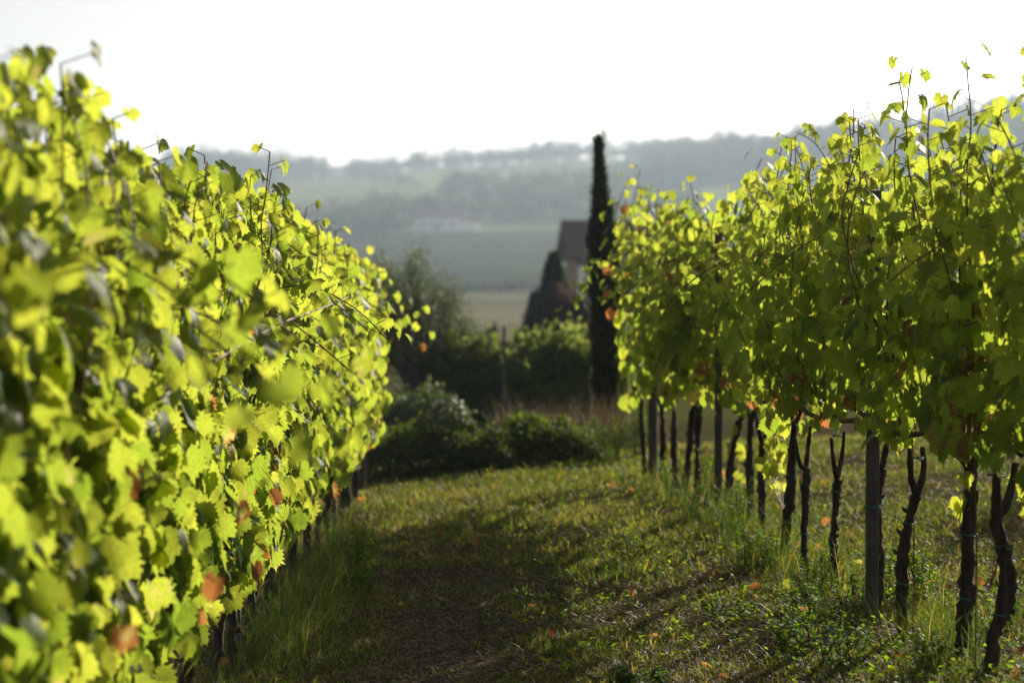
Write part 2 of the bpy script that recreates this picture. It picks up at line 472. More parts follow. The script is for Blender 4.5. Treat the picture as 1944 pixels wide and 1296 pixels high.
# ------------------------------------------------------------------ vine leaves
def leaf_template(kind, hi):
    r = np.random.default_rng(100 + kind)
    key_t = np.array([0, 27, 54, 84, 116, 150, 176]) + r.normal(0, 2, 7) * np.array([0, 1, 1, 1, 1, 1, 0])
    key_r = np.array([1.06, 0.74 + 0.08 * (kind % 3), 0.90, 0.68 + 0.08 * (kind % 2), 0.74, 0.60, 0.10])
    n = 40 if hi else 18
    th = np.linspace(-176, 176, n)
    rr = np.interp(np.abs(th), key_t, key_r)
    teeth = (np.arange(n) % 2) * (0.16 if hi else 0.08)
    rr = rr * (1 - teeth) * (1 + r.normal(0, 0.025, n))
    if hi:                     # exact lobe tips
        for tip in (0, key_t[2], -key_t[2], key_t[4], -key_t[4]):
            k = np.argmin(np.abs(th - tip)); rr[k] *= 1.10
    a = np.radians(th)
    x = np.sin(a) * rr; y = np.cos(a) * rr
    cup = (0.22, -0.18, 0.30, 0.05, 0.38)[kind % 5]; fold = (0.16, 0.28, 0.05, 0.34, 0.2)[kind % 5]
    def zz(x, y):
        d = np.hypot(x, y)
        return -cup * d ** 2 + fold * np.abs(x) - 0.16 * np.clip(y, 0, 2) ** 2 + 0.05 * np.sin(7 * x + kind) * d + 0.04 * np.sin(6 * y + 2 * kind) * d
    vein = np.zeros(n)
    for tip in (0, 54, -54, 112, -112):
        vein = np.maximum(vein, np.clip(1 - np.abs(th - tip) / 12, 0, 1))
    edge = np.ones(n)
    if hi:
        k = np.arange(0, n, 2); xm, ym = x[k] * 0.55, y[k] * 0.55
        V = np.concatenate([[[0, 0, 0]], np.stack([xm, ym, zz(xm, ym)], -1), np.stack([x, y, zz(x, y)], -1)])
        vein_all = np.concatenate([[1.0], vein[k], vein]); edge_all = np.concatenate([[0.0], np.full(len(k), 0.45), edge])
        nk = len(k); T = []
        for i in range(nk - 1):
            T.append((0, 1 + i + 1, 1 + i))
            o = 1 + nk + 2 * i
            T += [(1 + i, o + 1, o), (1 + i, 1 + i + 1, o + 1), (1 + i + 1, o + 2, o + 1)]
        T.append((nk, 1 + nk + n - 1, 1 + nk + n - 2))
        return V, np.array(T), vein_all, edge_all
    V = np.concatenate([[[0, 0, 0]], np.stack([x, y, zz(x, y)], -1)])
    T = np.array([(0, i + 2, i + 1) for i in range(n - 1)])
    return V, T, np.concatenate([[1.0], vein]), np.concatenate([[0.0], edge])
TPL_HI = [leaf_template(k, True) for k in range(5)]
TPL_LO = [leaf_template(k, False) for k in range(5)]

def add_leaves(mb, P, n, t, s, age, g, hi, mat=0):
    R = frames(n, t); kinds = rng.integers(0, 5, len(P))
    for k, (V, T, vein, edge) in enumerate(TPL_HI if hi else TPL_LO):
        q = np.where(kinds == k)[0]
        if not len(q): continue
        asp = np.stack([0.88 + 0.24 * rng.random(len(q)), np.ones(len(q)), 0.5 + 1.1 * rng.random(len(q))], -1)
        loc = V[None] * asp[:, None, :] * s[q][:, None, None]
        W = P[q][:, None] + np.einsum('nij,nkj->nki', R[q], loc)
        m = len(V)
        C = np.stack([np.clip(age[q][:, None] * (0.78 + 0.35 * edge[None]), 0, 1), np.repeat(g[q][:, None], m, 1), np.repeat(vein[None], len(q), 0), np.ones((len(q), m))], -1).reshape(-1, 4)
        Fc = (np.arange(len(q))[:, None, None] * m + T[None]).reshape(-1, 3)
        mb.add(W.reshape(-1, 3), Fc, C, mat)

def make_crown(u, v, lane_sign, H_top, z_bot, hi, nfill, seed, nshoot=11, half=0.40, shoot_extra=0.25, wide=0.30, brown=0.05, top_thin=0.35, flop_p=0.2, leaf_k=1.0, g0=0.5):
    """one vine's canes and leaves in local coordinates; u row direction, v lateral to the right (unit xy)"""
    global rng
    keep = rng; rng = np.random.default_rng(seed)
    mb = MB()
    u3 = np.array([u[0], u[1], 0.0]); v3 = np.array([v[0], v[1], 0.0]); up = np.array([0, 0, 1.0])
    # cordon
    c = np.array([u3 * a + up * (0.90 + 0.03 * math.sin(5 * a + seed)) + v3 * 0.02 * rng.standard_normal() for a in np.linspace(-half - 0.02, half + 0.02, 6)])
    tube(mb, c, 0.013, 6, 1, wob=0.3)
    P = []; N = []; T = []; S = []; A = []; P0 = []
    for k in range(nshoot):
        a = -half + 2 * half * (k + rng.random()) / nshoot
        top = H_top * (0.86 + 0.12 * rng.random()) + (shoot_extra * rng.random() if rng.random() < 0.5 else 0)
        flop = rng.random() < flop_p
        p = u3 * a + up * 0.92 + v3 * rng.normal(0, 0.03)
        d = nrm(up + u3 * rng.normal(0, 0.16) + v3 * rng.normal(0, 0.13)); side = rng.choice([-1, 1])
        path = [p]; step = 0.062; L = 0
        lim = (top - 0.92) * (1.0 if not flop else 1.25)
        while L < lim and len(path) < 42:
            d = nrm(d + u3 * rng.normal(0, 0.07) + v3 * rng.normal(0, 0.06))
            lat = float(p @ v3)
            d = nrm(d - v3 * lat * 0.25)
            if flop and L > 0.45 * lim: d = nrm(d + (lane_sign * v3 * 0.18 - up * 0.13) * (1 + L))
            if p[2] > top - 0.05 and not flop: d = nrm(d + v3 * side * 0.08 - up * 0.05)
            p = p + d * step; L += step; path.append(p)
        path = np.array(path)
        tube(mb, path, np.linspace(0.0048, 0.0030, len(path)), 5 if hi else 4, 1)
        m = len(path)
        for i in range(1, m):
            if path[i][2] < z_bot - 0.05: continue
            if rng.random() < 0.10: continue
            sd = side if i % 2 else -side
            ang = rng.normal(0, 0.7)
            pd = nrm(v3 * sd * math.cos(ang) + u3 * math.sin(ang) + up * 0.35)
            pl = 0.05 + 0.05 * rng.random()
            tipf = 1 - i / m
            s = (0.036 + 0.045 * min(1, tipf * 2.2 + 0.1)) * (0.85 + 0.3 * rng.random())
            P0.append(path[i]); P.append(path[i] + pd * pl)
            N.append(pd * 0.75 + up * 0.35 + rng.normal(0, 0.33, 3)); T.append(-up * 0.9 + pd * 0.45 + rng.normal(0, 0.33, 3))
            S.append(s); A.append(0.0)
    # lateral leaves filling the wall
    nf = nfill
    z = z_bot + (H_top - z_bot) * rng.beta(1.05, 1.25, nf)
    hz = (z - z_bot) / (H_top - z_bot)
    keepf = rng.random(nf) > np.clip((hz - 0.6) / 0.4, 0, 1) * (1 - top_thin)
    z = z[keepf]; hz = hz[keepf]; nf = len(z)
    sd = np.where(rng.random(nf) < 0.5, -1, 1)
    w = wide * (0.55 + 0.9 * np.sin(np.clip(hz * 0.85 + 0.18, 0, 1) * math.pi) ** 0.7 * 0.5)
    lat = sd * w * (rng.random(nf) ** 0.6)
    al = rng.uniform(-half - 0.06, half + 0.06, nf)
    bulge = 1 + 0.35 * np.sin(al * 9 + z * 7 + seed)
    Pf = al[:, None] * u3 + (lat * bulge)[:, None] * v3 + z[:, None] * up
    Nf = sd[:, None] * v3 * 0.8 - u3 * 0.15 + u3 * rng.normal(0, 0.75, (nf, 1)) + up * 0.25 + rng.normal(0, 0.3, (nf, 3))
    Tf = -up * 1.15 + sd[:, None] * v3 * 0.2 + rng.normal(0, 0.34, (nf, 3))
    Sf = (0.046 + 0.046 * rng.random(nf)) * (1.08 - 0.28 * hz) * leaf_k
    P = np.concatenate([np.array(P).reshape(-1, 3), Pf]); N = np.concatenate([np.array(N).reshape(-1, 3), Nf]); T = np.concatenate([np.array(T).reshape(-1, 3), Tf])
    S = np.concatenate([np.array(S), Sf]); n = len(P)
    rel = np.clip((P[:, 2] - z_bot) / (H_top - z_bot), 0, 1)
    age = rng.random(n) ** 3 * 0.30
    br = rng.random(n) < brown * np.exp(-rel * 5) * 4 + 0.002
    age = np.where(br, 0.45 + 0.4 * rng.random(n), age)
    g = np.clip(rng.normal(g0, 0.24, n) + 0.25 * (rel - 0.5), 0, 1)
    if hi:
        q = np.array(P0)
        prisms(mb, q, P[:len(q)], 0.0021, 1, (0.5, 0.5, 0.5, 1))
    add_leaves(mb, P, N, T, S, age, g, hi, 0)
    rng = keep
    return mb

def make_trunk(base_w, knots, thick, arms, seed):
    """trunk polyline (local to vine root) with forked arms reaching the cordon"""
    global rng
    keep = rng; rng = np.random.default_rng(seed)
    mb = MB()
    p = smooth_path(knots, 30)
    p = p + np.concatenate([np.zeros((1, 3)), rng.normal(0, 0.0028, (29, 3)) * np.array([1, 1, 0.2])])
    rad = thick * np.interp(np.linspace(0, 1, 30), [0, 0.06, 0.2, 0.8, 1], [1.5, 1.2, 1.0, 0.92, 0.95])
    rad = rad * (1 + 0.10 * (rng.random(30) - 0.5) + 0.16 * np.sin(np.linspace(0, 9, 30) + seed))
    tube(mb, p, rad, 12, 0, wob=0.42)
    nb = 46; ib = rng.integers(1, 28, nb); ab = rng.uniform(0, 6.28, nb)
    ob = np.stack([np.cos(ab), np.sin(ab), 0 * ab], -1)
    blades(mb, p[ib] + ob * (rad[ib] * 0.92)[:, None], nrm(np.array([0, 0, 1.0]) * rng.choice([-1, 1], (nb, 1)) + ob * 0.22 + rng.normal(0, 0.1, (nb, 3))), np.stack([-np.sin(ab), np.cos(ab), 0 * ab], -1), 0.02 + 0.05 * rng.random(nb), 0.007, ob * 0.3, (0.5, 0.5, 0.5, 1), 0)
    for a in arms:
        q = smooth_path(a, 9)
        tube(mb, q, thick * np.linspace(0.72, 0.42, 9) * (1 + 0.2 * (rng.random(9) - 0.5)), 8, 0, wob=0.28)
    for k in range(3):     # stubs and bark knots
        i = rng.integers(6, 28); d = nrm(rng.normal(0, 1, 3) * np.array([1, 1, 0.3]))
        tube(mb, np.array([p[i], p[i] + d * thick * 1.2, p[i] + d * thick * 1.6 + np.array([0, 0, 0.012])]), [thick * 0.5, thick * 0.42, thick * 0.2], 6, 0, wob=0.3)
    rng = keep
    return mb

ORD = ["first", "second", "third", "fourth", "fifth", "sixth", "seventh", "eighth", "ninth", "tenth", "eleventh", "twelfth", "thirteenth", "fourteenth",
       "fifteenth", "sixteenth", "seventeenth", "eighteenth", "nineteenth", "twentieth", "twenty-first", "twenty-second", "twenty-third", "twenty-fourth"]

def add_tie(root, pt, r):
    mb = MB()
    th = np.linspace(0, 2 * math.pi, 13)
    ring = np.stack([pt[0] + (r + 0.003) * np.cos(th), pt[1] + (r + 0.003) * np.sin(th), pt[2] + 0.004 * np.sin(2 * th)], -1)
    tube(mb, ring, 0.0035, 5, 0, cap=False)
    mb.build("tie_band", M_TIE, root)

def build_vine(x, y, label, group, u, lane_sign, trunk_px=None, thick=0.026, H_top=2.0, z_bot=0.72, hi=True, nfill=330, seed=0, ties=(), stake=False, leaf_mat=None, **kw):
    z0 = h1(x, y)
    root = empty("grape_vine", (x, y, z0), label, "grape vine", group)
    v = (u[1], -u[0])       # to the right of the row direction
    r2 = np.random.default_rng(seed + 999)
    if trunk_px is None:
        lean = r2.normal(0, 0.05, 2)
        knots = [(0, 0, -0.05), (lean[0] * 0.2 + r2.normal(0, 0.012), lean[1] * 0.2, 0.15), (lean[0] * 0.7 + r2.normal(0, 0.016), lean[1] * 0.6, 0.42), (lean[0], lean[1], 0.66)]
        top = np.array(knots[-1])
        arms = [[tuple(top), (top[0] + s * u[0] * 0.10, top[1] + s * u[1] * 0.10 + 0.0, 0.78), (top[0] * 0.4 + s * u[0] * 0.26, top[1] * 0.4 + s * u[1] * 0.26, 0.91)] for s in (-1, 1)]
    else:
        main, armpx = trunk_px
        cv = lambda P: ((P[0] - 972) / F * y - x, 0.0, CAM_H - (P[1] - HOR) / F * y - z0)
        knots = [cv(P) for P in main]; knots[0] = (knots[0][0], 0, min(knots[0][2], -0.05))
        arms = [[knots[-1]] + [(lambda c, s: (c[0], s * 0.05, c[2]))(cv(P), s) for P in A] for s, A in zip((-1, 1, -1), armpx)]
    make_trunk(None, np.array(knots, float), thick, [np.array(a, float) for a in arms], seed).build("trunk", M_BARK, root)
    for tz in ties:
        kz = [k[2] for k in knots]; kx = [k[0] for k in knots]; ky = [k[1] for k in knots]
        add_tie(root, (np.interp(tz, kz, kx), np.interp(tz, kz, ky), tz), thick * 1.05)
    if stake:
        mb = MB(); sx = thick * 1.6 * stake
        tube(mb, np.array([(sx, 0.02, -0.05), (sx + 0.004, 0.02, 0.5), (sx - 0.01, 0.02, 1.0)]), 0.003, 6)
        mb.build("stake", M_CANE, root)
    make_crown(u, v, lane_sign, H_top, z_bot, hi, nfill, seed, **kw).build("crown", [leaf_mat or M_LEAF, M_CANE], root)
    return root

# right-hand row: trunk base column, depth, trunk points in photo pixels
RU = nrm(np.array([-0.08, 1.0])); LU = nrm(np.array([-0.0254, 1.0]))
def rx(Y): return 1.86 - 0.08 * (Y - 8.83)
def lx(Y): return -1.27 + 0.000 * (Y - 5.0)
RIGHT = [
    (None, 6.75, None, 0.026), (None, 7.45, None, 0.027), (None, 8.15, None, 0.026),
    (1880, 8.83, ([(1880, 1310), (1890, 1215), (1917, 1110), (1893, 985)], [[(1888, 930), (1888, 850)], [(1922, 950), (1935, 880)]]), 0.030),
    (1832, 9.32, ([(1830, 1280), (1832, 1205), (1838, 1100), (1845, 930)], [[(1832, 880), (1790, 845)], [(1855, 880), (1880, 850)]]), 0.031),
    (1720, 9.85, ([(1722, 1250), (1714, 1140), (1723, 1010), (1742, 940)], [[(1727, 905), (1724, 850)], [(1759, 895), (1756, 850)]]), 0.024),
    (1668, 10.75, ([(1668, 1180), (1670, 1080), (1668, 950), (1674, 890)], [[(1680, 850), (1690, 810)]]), 0.022),
    (1588, 11.45, ([(1590, 1110), (1583, 1040), (1588, 960), (1590, 910)], [[(1580, 870), (1576, 830)], [(1602, 868), (1606, 820)]]), 0.019),
    (1525, 11.95, ([(1526, 1125), (1527, 1060), (1530, 960), (1532, 890)], [[(1517, 880), (1508, 830)], [(1537, 850), (1542, 810)]]), 0.020),
    (1490, 12.65, ([(1488, 1080), (1491, 1030), (1501, 940), (1505, 850)], [[(1505, 810), (1500, 780)], [(1512, 810), (1524, 780)]]), 0.026),
    (1449, 14.1, ([(1449, 1030), (1447, 960), (1447, 880), (1448, 845)], [[(1440, 820), (1432, 780)], [(1458, 815), (1462, 775)]]), 0.023),
    (1424, 14.9, ([(1424, 990), (1425, 930), (1424, 860), (1426, 800)], [[(1432, 775), (1440, 750)], [(1420, 775), (1412, 750)]]), 0.024),
    (1380, 15.6, ([(1380, 980), (1384, 920), (1391, 860), (1405, 800)], [[(1414, 775), (1424, 750)]]), 0.026),
    (1324, 16.2, ([(1324, 970), (1326, 900), (1325, 840), (1327, 790)], [[(1320, 770), (1310, 745)], [(1333, 770), (1342, 745)]]), 0.023),
    (1299, 16.7, ([(1297, 960), (1304, 900), (1310, 840), (1315, 780)], [[(1322, 760), (1330, 740)]]), 0.026),
    (1293, 17.0, ([(1293, 955), (1283, 900), (1279, 850), (1281, 790)], [[(1274, 765), (1266, 745)]]), 0.023),
    (1257, 17.8, ([(1257, 930), (1258, 880), (1259, 830), (1257, 780)], [[(1250, 760), (1244, 740)], [(1264, 760), (1270, 740)]]), 0.022),
    (1222, 18.8, ([(1226, 900), (1222, 850), (1219, 800), (1218, 760)], [[(1208, 740), (1198, 720)]]), 0.020),
]
R_LABELS = [
    "grape vine at the near end of the right-hand row", "grape vine second from the near end of the right-hand row", "grape vine third from the near end of the right-hand row",
    "right row vine with a thick S-bent trunk at the photo's right edge", "right row vine with a straight stout trunk banded in green beside the bent one",
    "right row vine, trunk forking in a clear Y right of the square post", "right row vine with its trunk half hidden behind the grey square post",
    "right row vine, slim Y-forked trunk just left of the grey square post", "right row vine, thin trunk with short spur, second left of the square post",
    "right row vine, thick trunk leaning right, third left of the square post", "right row vine with a narrow straight trunk ending in a Y above yellow sucker leaves",
    "right row vine with a dim trunk just behind the narrow Y-forked one", "right row vine with a trunk leaning strongly right beside the middle post", 
    "right row vine with a straight thin trunk left of the middle post", "right row vine forming the right leg of the far V-shaped pair of trunks",
    "right row vine forming the left leg of the far V-shaped pair of trunks", "right row vine with the farthest thin trunk beside the dark end post",
    "right row vine beyond the dark end post, leaves hanging low toward the cypress"]
R_TOP = [2.1, 2.12, 2.15, 2.28, 2.14, 2.22, 2.34, 2.30, 2.16, 2.16, 2.22, 2.30, 2.14, 2.24, 2.14, 2.2, 2.3, 2.42]
for i, (bx, Y, tp, th) in enumerate(RIGHT):
    X = rx(Y) if bx is None else (bx - 972) / F * Y
    vine = build_vine(X, Y, R_LABELS[i], "vines of the right-hand row", RU, -1, tp, th, H_top=R_TOP[i], z_bot=0.86 - 0.10 * (Y > 12.3) - 0.2 * (Y > 18.5), hi=Y < 14.5, nfill=165, nshoot=9,
               seed=200 + i, ties=((0.24, 0.50, 0.78)[: 2 + i % 2] if 3 <= i <= 9 else ()), stake=(1 if i in (5,) else -1 if i == 3 else 0), brown=0.035,
               shoot_extra=0.38 if Y < 12.5 else 0.22, wide=0.20, leaf_k=0.9, flop_p=0.08, half=0.42)

# left-hand row
ly = 3.0; i = 0
LY = []
while ly < 19.3:
    LY.append(ly); ly += 0.74 + 0.03 * math.sin(3.7 * i); i += 1
for i, Y in enumerate(LY):
    X = lx(Y)
    lab = ("left row vine nearest the camera, large blurred leaves filling the frame edge" if i == 0 else
           "far end vine of the left-hand row, its leaves against the olive tree" if i == len(LY) - 1 else
           f"yellow-green leafy vine, {ORD[i]} from the near end of the left-hand row")
    top = np.interp(Y, [3, 5, 6.6, 7.5, 9, 11, 13, 15, 17, 19.3], [2.3, 2.3, 2.28, 2.08, 2.22, 2.24, 2.12, 2.06, 2.0, 1.88]) + 0.04 * math.sin(2.1 * i)
    build_vine(X, Y, lab, "vines of the left-hand row", LU, 1, None, 0.024, H_top=top, z_bot=0.34 if Y < 8 else 0.46, hi=4.0 < Y < 16, nfill=470, seed=400 + i,
               brown=0.02, flop_p=0.05, shoot_extra=0.2, wide=0.15, leaf_k=1.08, half=0.42, top_thin=0.6)

# the next row to the right, out of frame: same vines again, it shades the grass and trunks
src = [o for o in scene.objects if o.get("group") == "vines of the right-hand row"]
OFF = np.array([4.6, 0.3])
for o in list(src):
    if o.location.y > 20: continue
    c = copy_tree(o)
    c.location.x += OFF[0]; c.location.y += OFF[1]; c.location.z = h1(c.location.x, c.location.y)
    c["label"] = "grape vine in the next row to the right, beyond the right-hand row"; c["group"] = "vines of the next row to the right"

# arching cane over the left row, reaching from the leaves towards the lane end
def long_cane(name, pts, leaf_s, label, r0=0.005, seed=5):
    global rng
    keep = rng; rng = np.random.default_rng(seed)
    mb = MB(); p = smooth_path(pts, 30)
    o0 = p[0].copy()
    tube(mb, p - o0, np.linspace(r0, 0.0018, 30), 6, 1)
    n = 22; k = np.linspace(2, 29, n).astype(int)
    P0 = p[k] - o0
    sd = np.where(np.arange(n) % 2, 1.0, -1.0)
    pd = nrm(np.stack([rng.normal(0.2, 0.4, n), sd * 0.5 + rng.normal(0, 0.2, n), 0.5 + 0.4 * rng.random(n)], -1))
    P = P0 + pd * 0.06
    prisms(mb, P0, P, 0.0013, 1, (0.5, 0.5, 0.5, 1))
    s = leaf_s * np.linspace(1, 0.55, n)
    N = pd + rng.normal(0, 0.3, (n, 3)); N[:, 0] += 0.5; N[:, 1] -= 0.3
    T = np.tile([0, 0, -1.0], (n, 1)) + rng.normal(0, 0.3, (n, 3))
    add_leaves(mb, P, N, T, s, np.zeros(n), np.clip(rng.normal(0.5, 0.2, n), 0, 1), True, 0)
    rng = keep
    return mb, o0
def px3(x, y, Y): return ((x - 972) / F * Y, Y, CAM_H - (y - HOR) / F * Y)
mb, o0 = long_cane("arching_cane", [px3(300, 760, 6.6), px3(400, 690, 7.2), px3(520, 620, 7.9), px3(610, 585, 8.6), px3(665, 562, 9.2)], 0.05, "")
near_vine = min((o for o in scene.objects if o.get("group") == "vines of the left-hand row"), key=lambda o: abs(o.location.y - 6.6))
c = mb.build("arching_cane", [M_LEAF, M_CANE], near_vine); c.location = Vector(o0) - near_vine.location
c["label"] = "long reddish cane arching out of the leaves towards the lane"

mb, o0 = long_cane("arching_cane", [px3(1660, 560, 11.4), px3(1615, 430, 11.5), px3(1580, 330, 11.6), px3(1548, 275, 11.7), px3(1512, 252, 11.8)], 0.055, "", seed=8)
c = mb.build("arching_cane", [M_LEAF, M_CANE], src[7]); c.location = Vector(o0) - src[7].location
c["label"] = "long cane arching up and left above the leaf wall"
# bright sucker leaves low on the trunks of the right row
def sucker(px, py, Y, n, sx, sz, vine_idx, seed):
    global rng
    keep = rng; rng = np.random.default_rng(seed)
    mb = MB(); root = src[vine_idx]
    c = np.array(px3(px, py, Y)); o0 = np.array(root.location)
    P = c + rng.normal(0, 1, (n, 3)) * np.array([sx, 0.06, sz]) - o0
    N = np.tile([0.1, -0.8, 0.3], (n, 1)) + rng.normal(0, 0.4, (n, 3)); T = np.tile([0, 0, -1.0], (n, 1)) + rng.normal(0, 0.35, (n, 3))
    add_leaves(mb, P, N, T, 0.045 + 0.02 * rng.random(n), np.zeros(n), np.clip(rng.normal(0.85, 0.12, n), 0, 1), True, 0)
    b = np.array([0, 0, max(0.02, c[2] - o0[2] - 0.3)])
    for q in P[:: max(1, n // 4)]:
        tube(mb, smooth_path([b, (b + q) / 2 + np.array([0, 0.03, 0.03]), q], 8), 0.002, 5, 1)
    o = mb.build("sucker_shoot", [M_LEAF, M_CANE], root); o["label"] = "bright yellow-green sucker leaves low on the trunk"
    rng = keep
sucker(1478, 860, 13.2, 22, 0.05, 0.12, 9, 31)
sucker(1395, 850, 15.6, 7, 0.04, 0.10, 12, 32)
sucker(1940, 950, 9.3, 5, 0.05, 0.05, 3, 33)
sucker(1826, 960, 9.3, 3, 0.02, 0.05, 4, 34)

# ------------------------------------------------------------------ posts and wires
def build_post(x, y, w, h, label, group, lean=0.0, square=True, ties=()):
    z0 = h1(x, y)
    root = empty("vine_post", (x, y, z0), label, "post", group)
    mb = MB()
    if square:
        ring = [(-1, -1), (1, -1), (1, 1), (-1, 1)]; b = 0.82
        oct_ = np.array([(-b, -1), (b, -1), (1, -b), (1, b), (b, 1), (-b, 1), (-1, b), (-1, -b)]) * w / 2
    else:
        th = np.arange(10) * 2 * math.pi / 10; oct_ = np.stack([np.cos(th), np.sin(th)], -1) * w / 2
    zs = np.linspace(-0.3, h, 9); n = len(oct_)
    V = np.concatenate([np.concatenate([oct_ * (1 + 0.03 * rng.standard_normal((n, 1))) + np.array([lean * z, 0]), np.full((n, 1), z)], 1) for z in zs])
    i_ = np.arange(8)[:, None] * n; j = np.arange(n)[None]; j2 = (j + 1) % n
    mb.add(V, np.stack([i_ + j, i_ + j2, i_ + n + j2, i_ + n + j], -1).reshape(-1, 4))
    mb.add(np.concatenate([V[-n:], [[lean * h, 0, h + 0.004]]]), np.stack([np.arange(n), (np.arange(n) + 1) % n, np.full(n, n)], -1))
    mb.build("shaft", M_POST, root, smooth=False)
    for tz in ties:
        add_tie(root, (lean * tz, 0, tz), w * 0.62)
    return root
PR = "posts of the right-hand row"; PL = "posts of the left-hand row"
build_post((1657 - 972) / F * 10.4, 10.4, 0.056, 1.95, "grey square wooden post among the near trunks of the right-hand row", PR, 0.002, ties=(0.52,))
build_post((1364 - 972) / F * 15.3, 15.3, 0.05, 1.9, "middle grey post of the right-hand row, between thin leaning trunks", PR)
build_post((1240 - 972) / F * 18.2, 18.2, 0.075, 1.75, "dark end post of the right-hand row at its far end", PR, square=False)
build_post(lx(19.5), 19.5, 0.065, 1.9, "end post of the left-hand row, half hidden by leaves", PL)
build_post(lx(10.6) - 0.02, 10.62, 0.06, 1.75, "post inside the left-hand row, mostly hidden by leaves", PL)
def wire(p0, p1, label, group):
    n = 25; t = np.linspace(0, 1, n)[:, None]
    p = np.asarray(p0) * (1 - t) + np.asarray(p1) * t
    p[:, 2] += -0.012 * np.sin(t[:, 0] * math.pi * 3) ** 2
    mb = MB(); tube(mb, p, 0.0011, 5)
    tag(mb.build("trellis_wire", M_WIRE), label, "wire", group)
for z, nm in ((0.93, "lowest"), (1.35, "middle"), (1.78, "top")):
    wire((rx(6.2), 6.2, z), (rx(18.2), 18.2, z), f"{nm} trellis wire along the right-hand row", "trellis wires of the right-hand row")
    wire((lx(2.8), 2.8, z - 0.38), (lx(19.5), 19.5, z - 0.4), f"{nm} trellis wire along the left-hand row", "trellis wires of the left-hand row")

# ------------------------------------------------------------------ lane vegetation (countless: stuff)
def scatter(n, y0=7.2, y1=26.0, xl=-2.0, xr=1.2, p=1.4):
    """positions over the visible lane wedge, denser nearer the camera"""
    uu = rng.random(n); q = 1 - p
    Y = (y0 ** q + uu * (y1 ** q - y0 ** q)) ** (1 / q)
    lo = np.maximum(xl, -0.18 * Y - 0.3); hi = 0.225 * Y + xr
    return lo + (hi - lo) * rng.random(n), Y

def grass_cover():
    mb = MB()
    X, Y = scatter(480000, 7.2, 38.0)
    dens = fbm(X, Y, 0.55, 77, 4); pth = lane_path(X, Y)
    keep = rng.random(len(X)) < np.clip((dens - 0.36) * 3.4, 0.05, 1) * (1 - 0.82 * pth)
    X, Y = X[keep], Y[keep]; n = len(X)
    P = np.stack([X, Y, H(X, Y) - 0.005], -1)
    tall = fbm(X, Y, 0.8, 12, 3)
    L = (0.018 + 0.05 * rng.random(n) ** 1.6) * (0.55 + 1.1 * tall) * np.where(rng.random(n) < 0.04, 1.9, 1.0)
    L = L * (1 - 0.5 * lane_path(X, Y))
    d = nrm(np.stack([rng.normal(0, 0.5, n), rng.normal(0, 0.5, n), np.ones(n)], -1))
    a = rng.uniform(0, 2 * math.pi, n); side = np.stack([np.cos(a), np.sin(a), np.zeros(n)], -1)
    bend = np.stack([rng.normal(0, 0.5, n), rng.normal(0, 0.5, n), -0.3 * np.ones(n)], -1)
    col = jitter_col((0.063, 0.080, 0.019), n, 0.38, 0.12)
    dry = rng.random(n) < np.clip(0.24 + 1.0 * (fbm(X, Y, 0.7, 5, 3) - 0.45), 0.08, 0.7)
    col[dry] = jitter_col((0.145, 0.122, 0.066), int(dry.sum()), 0.3, 0.1)
    blades(mb, P, d, side, L * (1 + 0.02 * (Y - 9)), (0.003 + 0.004 * rng.random(n)) * (1 + 0.06 * (Y - 9)), bend, col)
    o = mb.build("grass", M_GRASS)
    tag(o, "short weedy grass covering the lane and the next lane", "grass", kind="stuff")

def straw_litter():
    mb = MB()
    X, Y = scatter(130000, 7.2, 20)
    P = np.stack([X, Y, H(X, Y) + 0.004 + 0.016 * rng.random(len(X))], -1); n = len(X)
    a = rng.uniform(0, 2 * math.pi, n)
    d = nrm(np.stack([np.cos(a), np.sin(a), rng.normal(0.05, 0.22, n)], -1)); side = np.stack([-np.sin(a), np.cos(a), 0.4 * rng.standard_normal(n)], -1)
    col = jitter_col((0.19, 0.145, 0.085), n, 0.4, 0.1)
    dk = rng.random(n) < 0.4; col[dk] = jitter_col((0.06, 0.042, 0.028), int(dk.sum()), 0.4, 0.1)
    blades(mb, P, d, side, 0.02 + 0.05 * rng.random(n), 0.0018 + 0.002 * rng.random(n), np.array([0, 0, 0.05]), col)
    tag(mb.build("straw_litter", M_LITTER), "dry straw and clippings lying on the lane", "straw", kind="stuff")

def low_weeds():
    """small broad leaves close to the ground"""
    mb = MB()
    X, Y = scatter(34000, 7.2, 22)
    dens = fbm(X, Y, 0.45, 177, 3)
    row = np.exp(-((X - rx(Y) + 0.35) / 0.8) ** 2)
    keep = rng.random(len(X)) < np.clip((dens - 0.42) * 3 + 0.5 * row, 0.03, 1) * (1 - 0.8 * lane_path(X, Y))
    X, Y = X[keep], Y[keep]; n = len(X)
    P = np.stack([X, Y, H(X, Y) + 0.008 + 0.05 * rng.random(n) * (0.4 + row[keep])], -1)
    N = np.stack([rng.normal(0, 0.45, n), rng.normal(0, 0.45, n), np.ones(n)], -1); T = np.stack([rng.normal(0, 1, n), rng.normal(0, 1, n), 0.3 * np.ones(n)], -1)
    sprays(mb, P, N, T, 0.018 + 0.026 * rng.random(n), 0.010 + 0.014 * rng.random(n), jitter_col((0.070, 0.105, 0.020), n, 0.35, 0.12))
    tag(mb.build("low_weeds", M_WEED), "low broad-leaved weeds carpeting the lane edge", "weeds", kind="stuff")

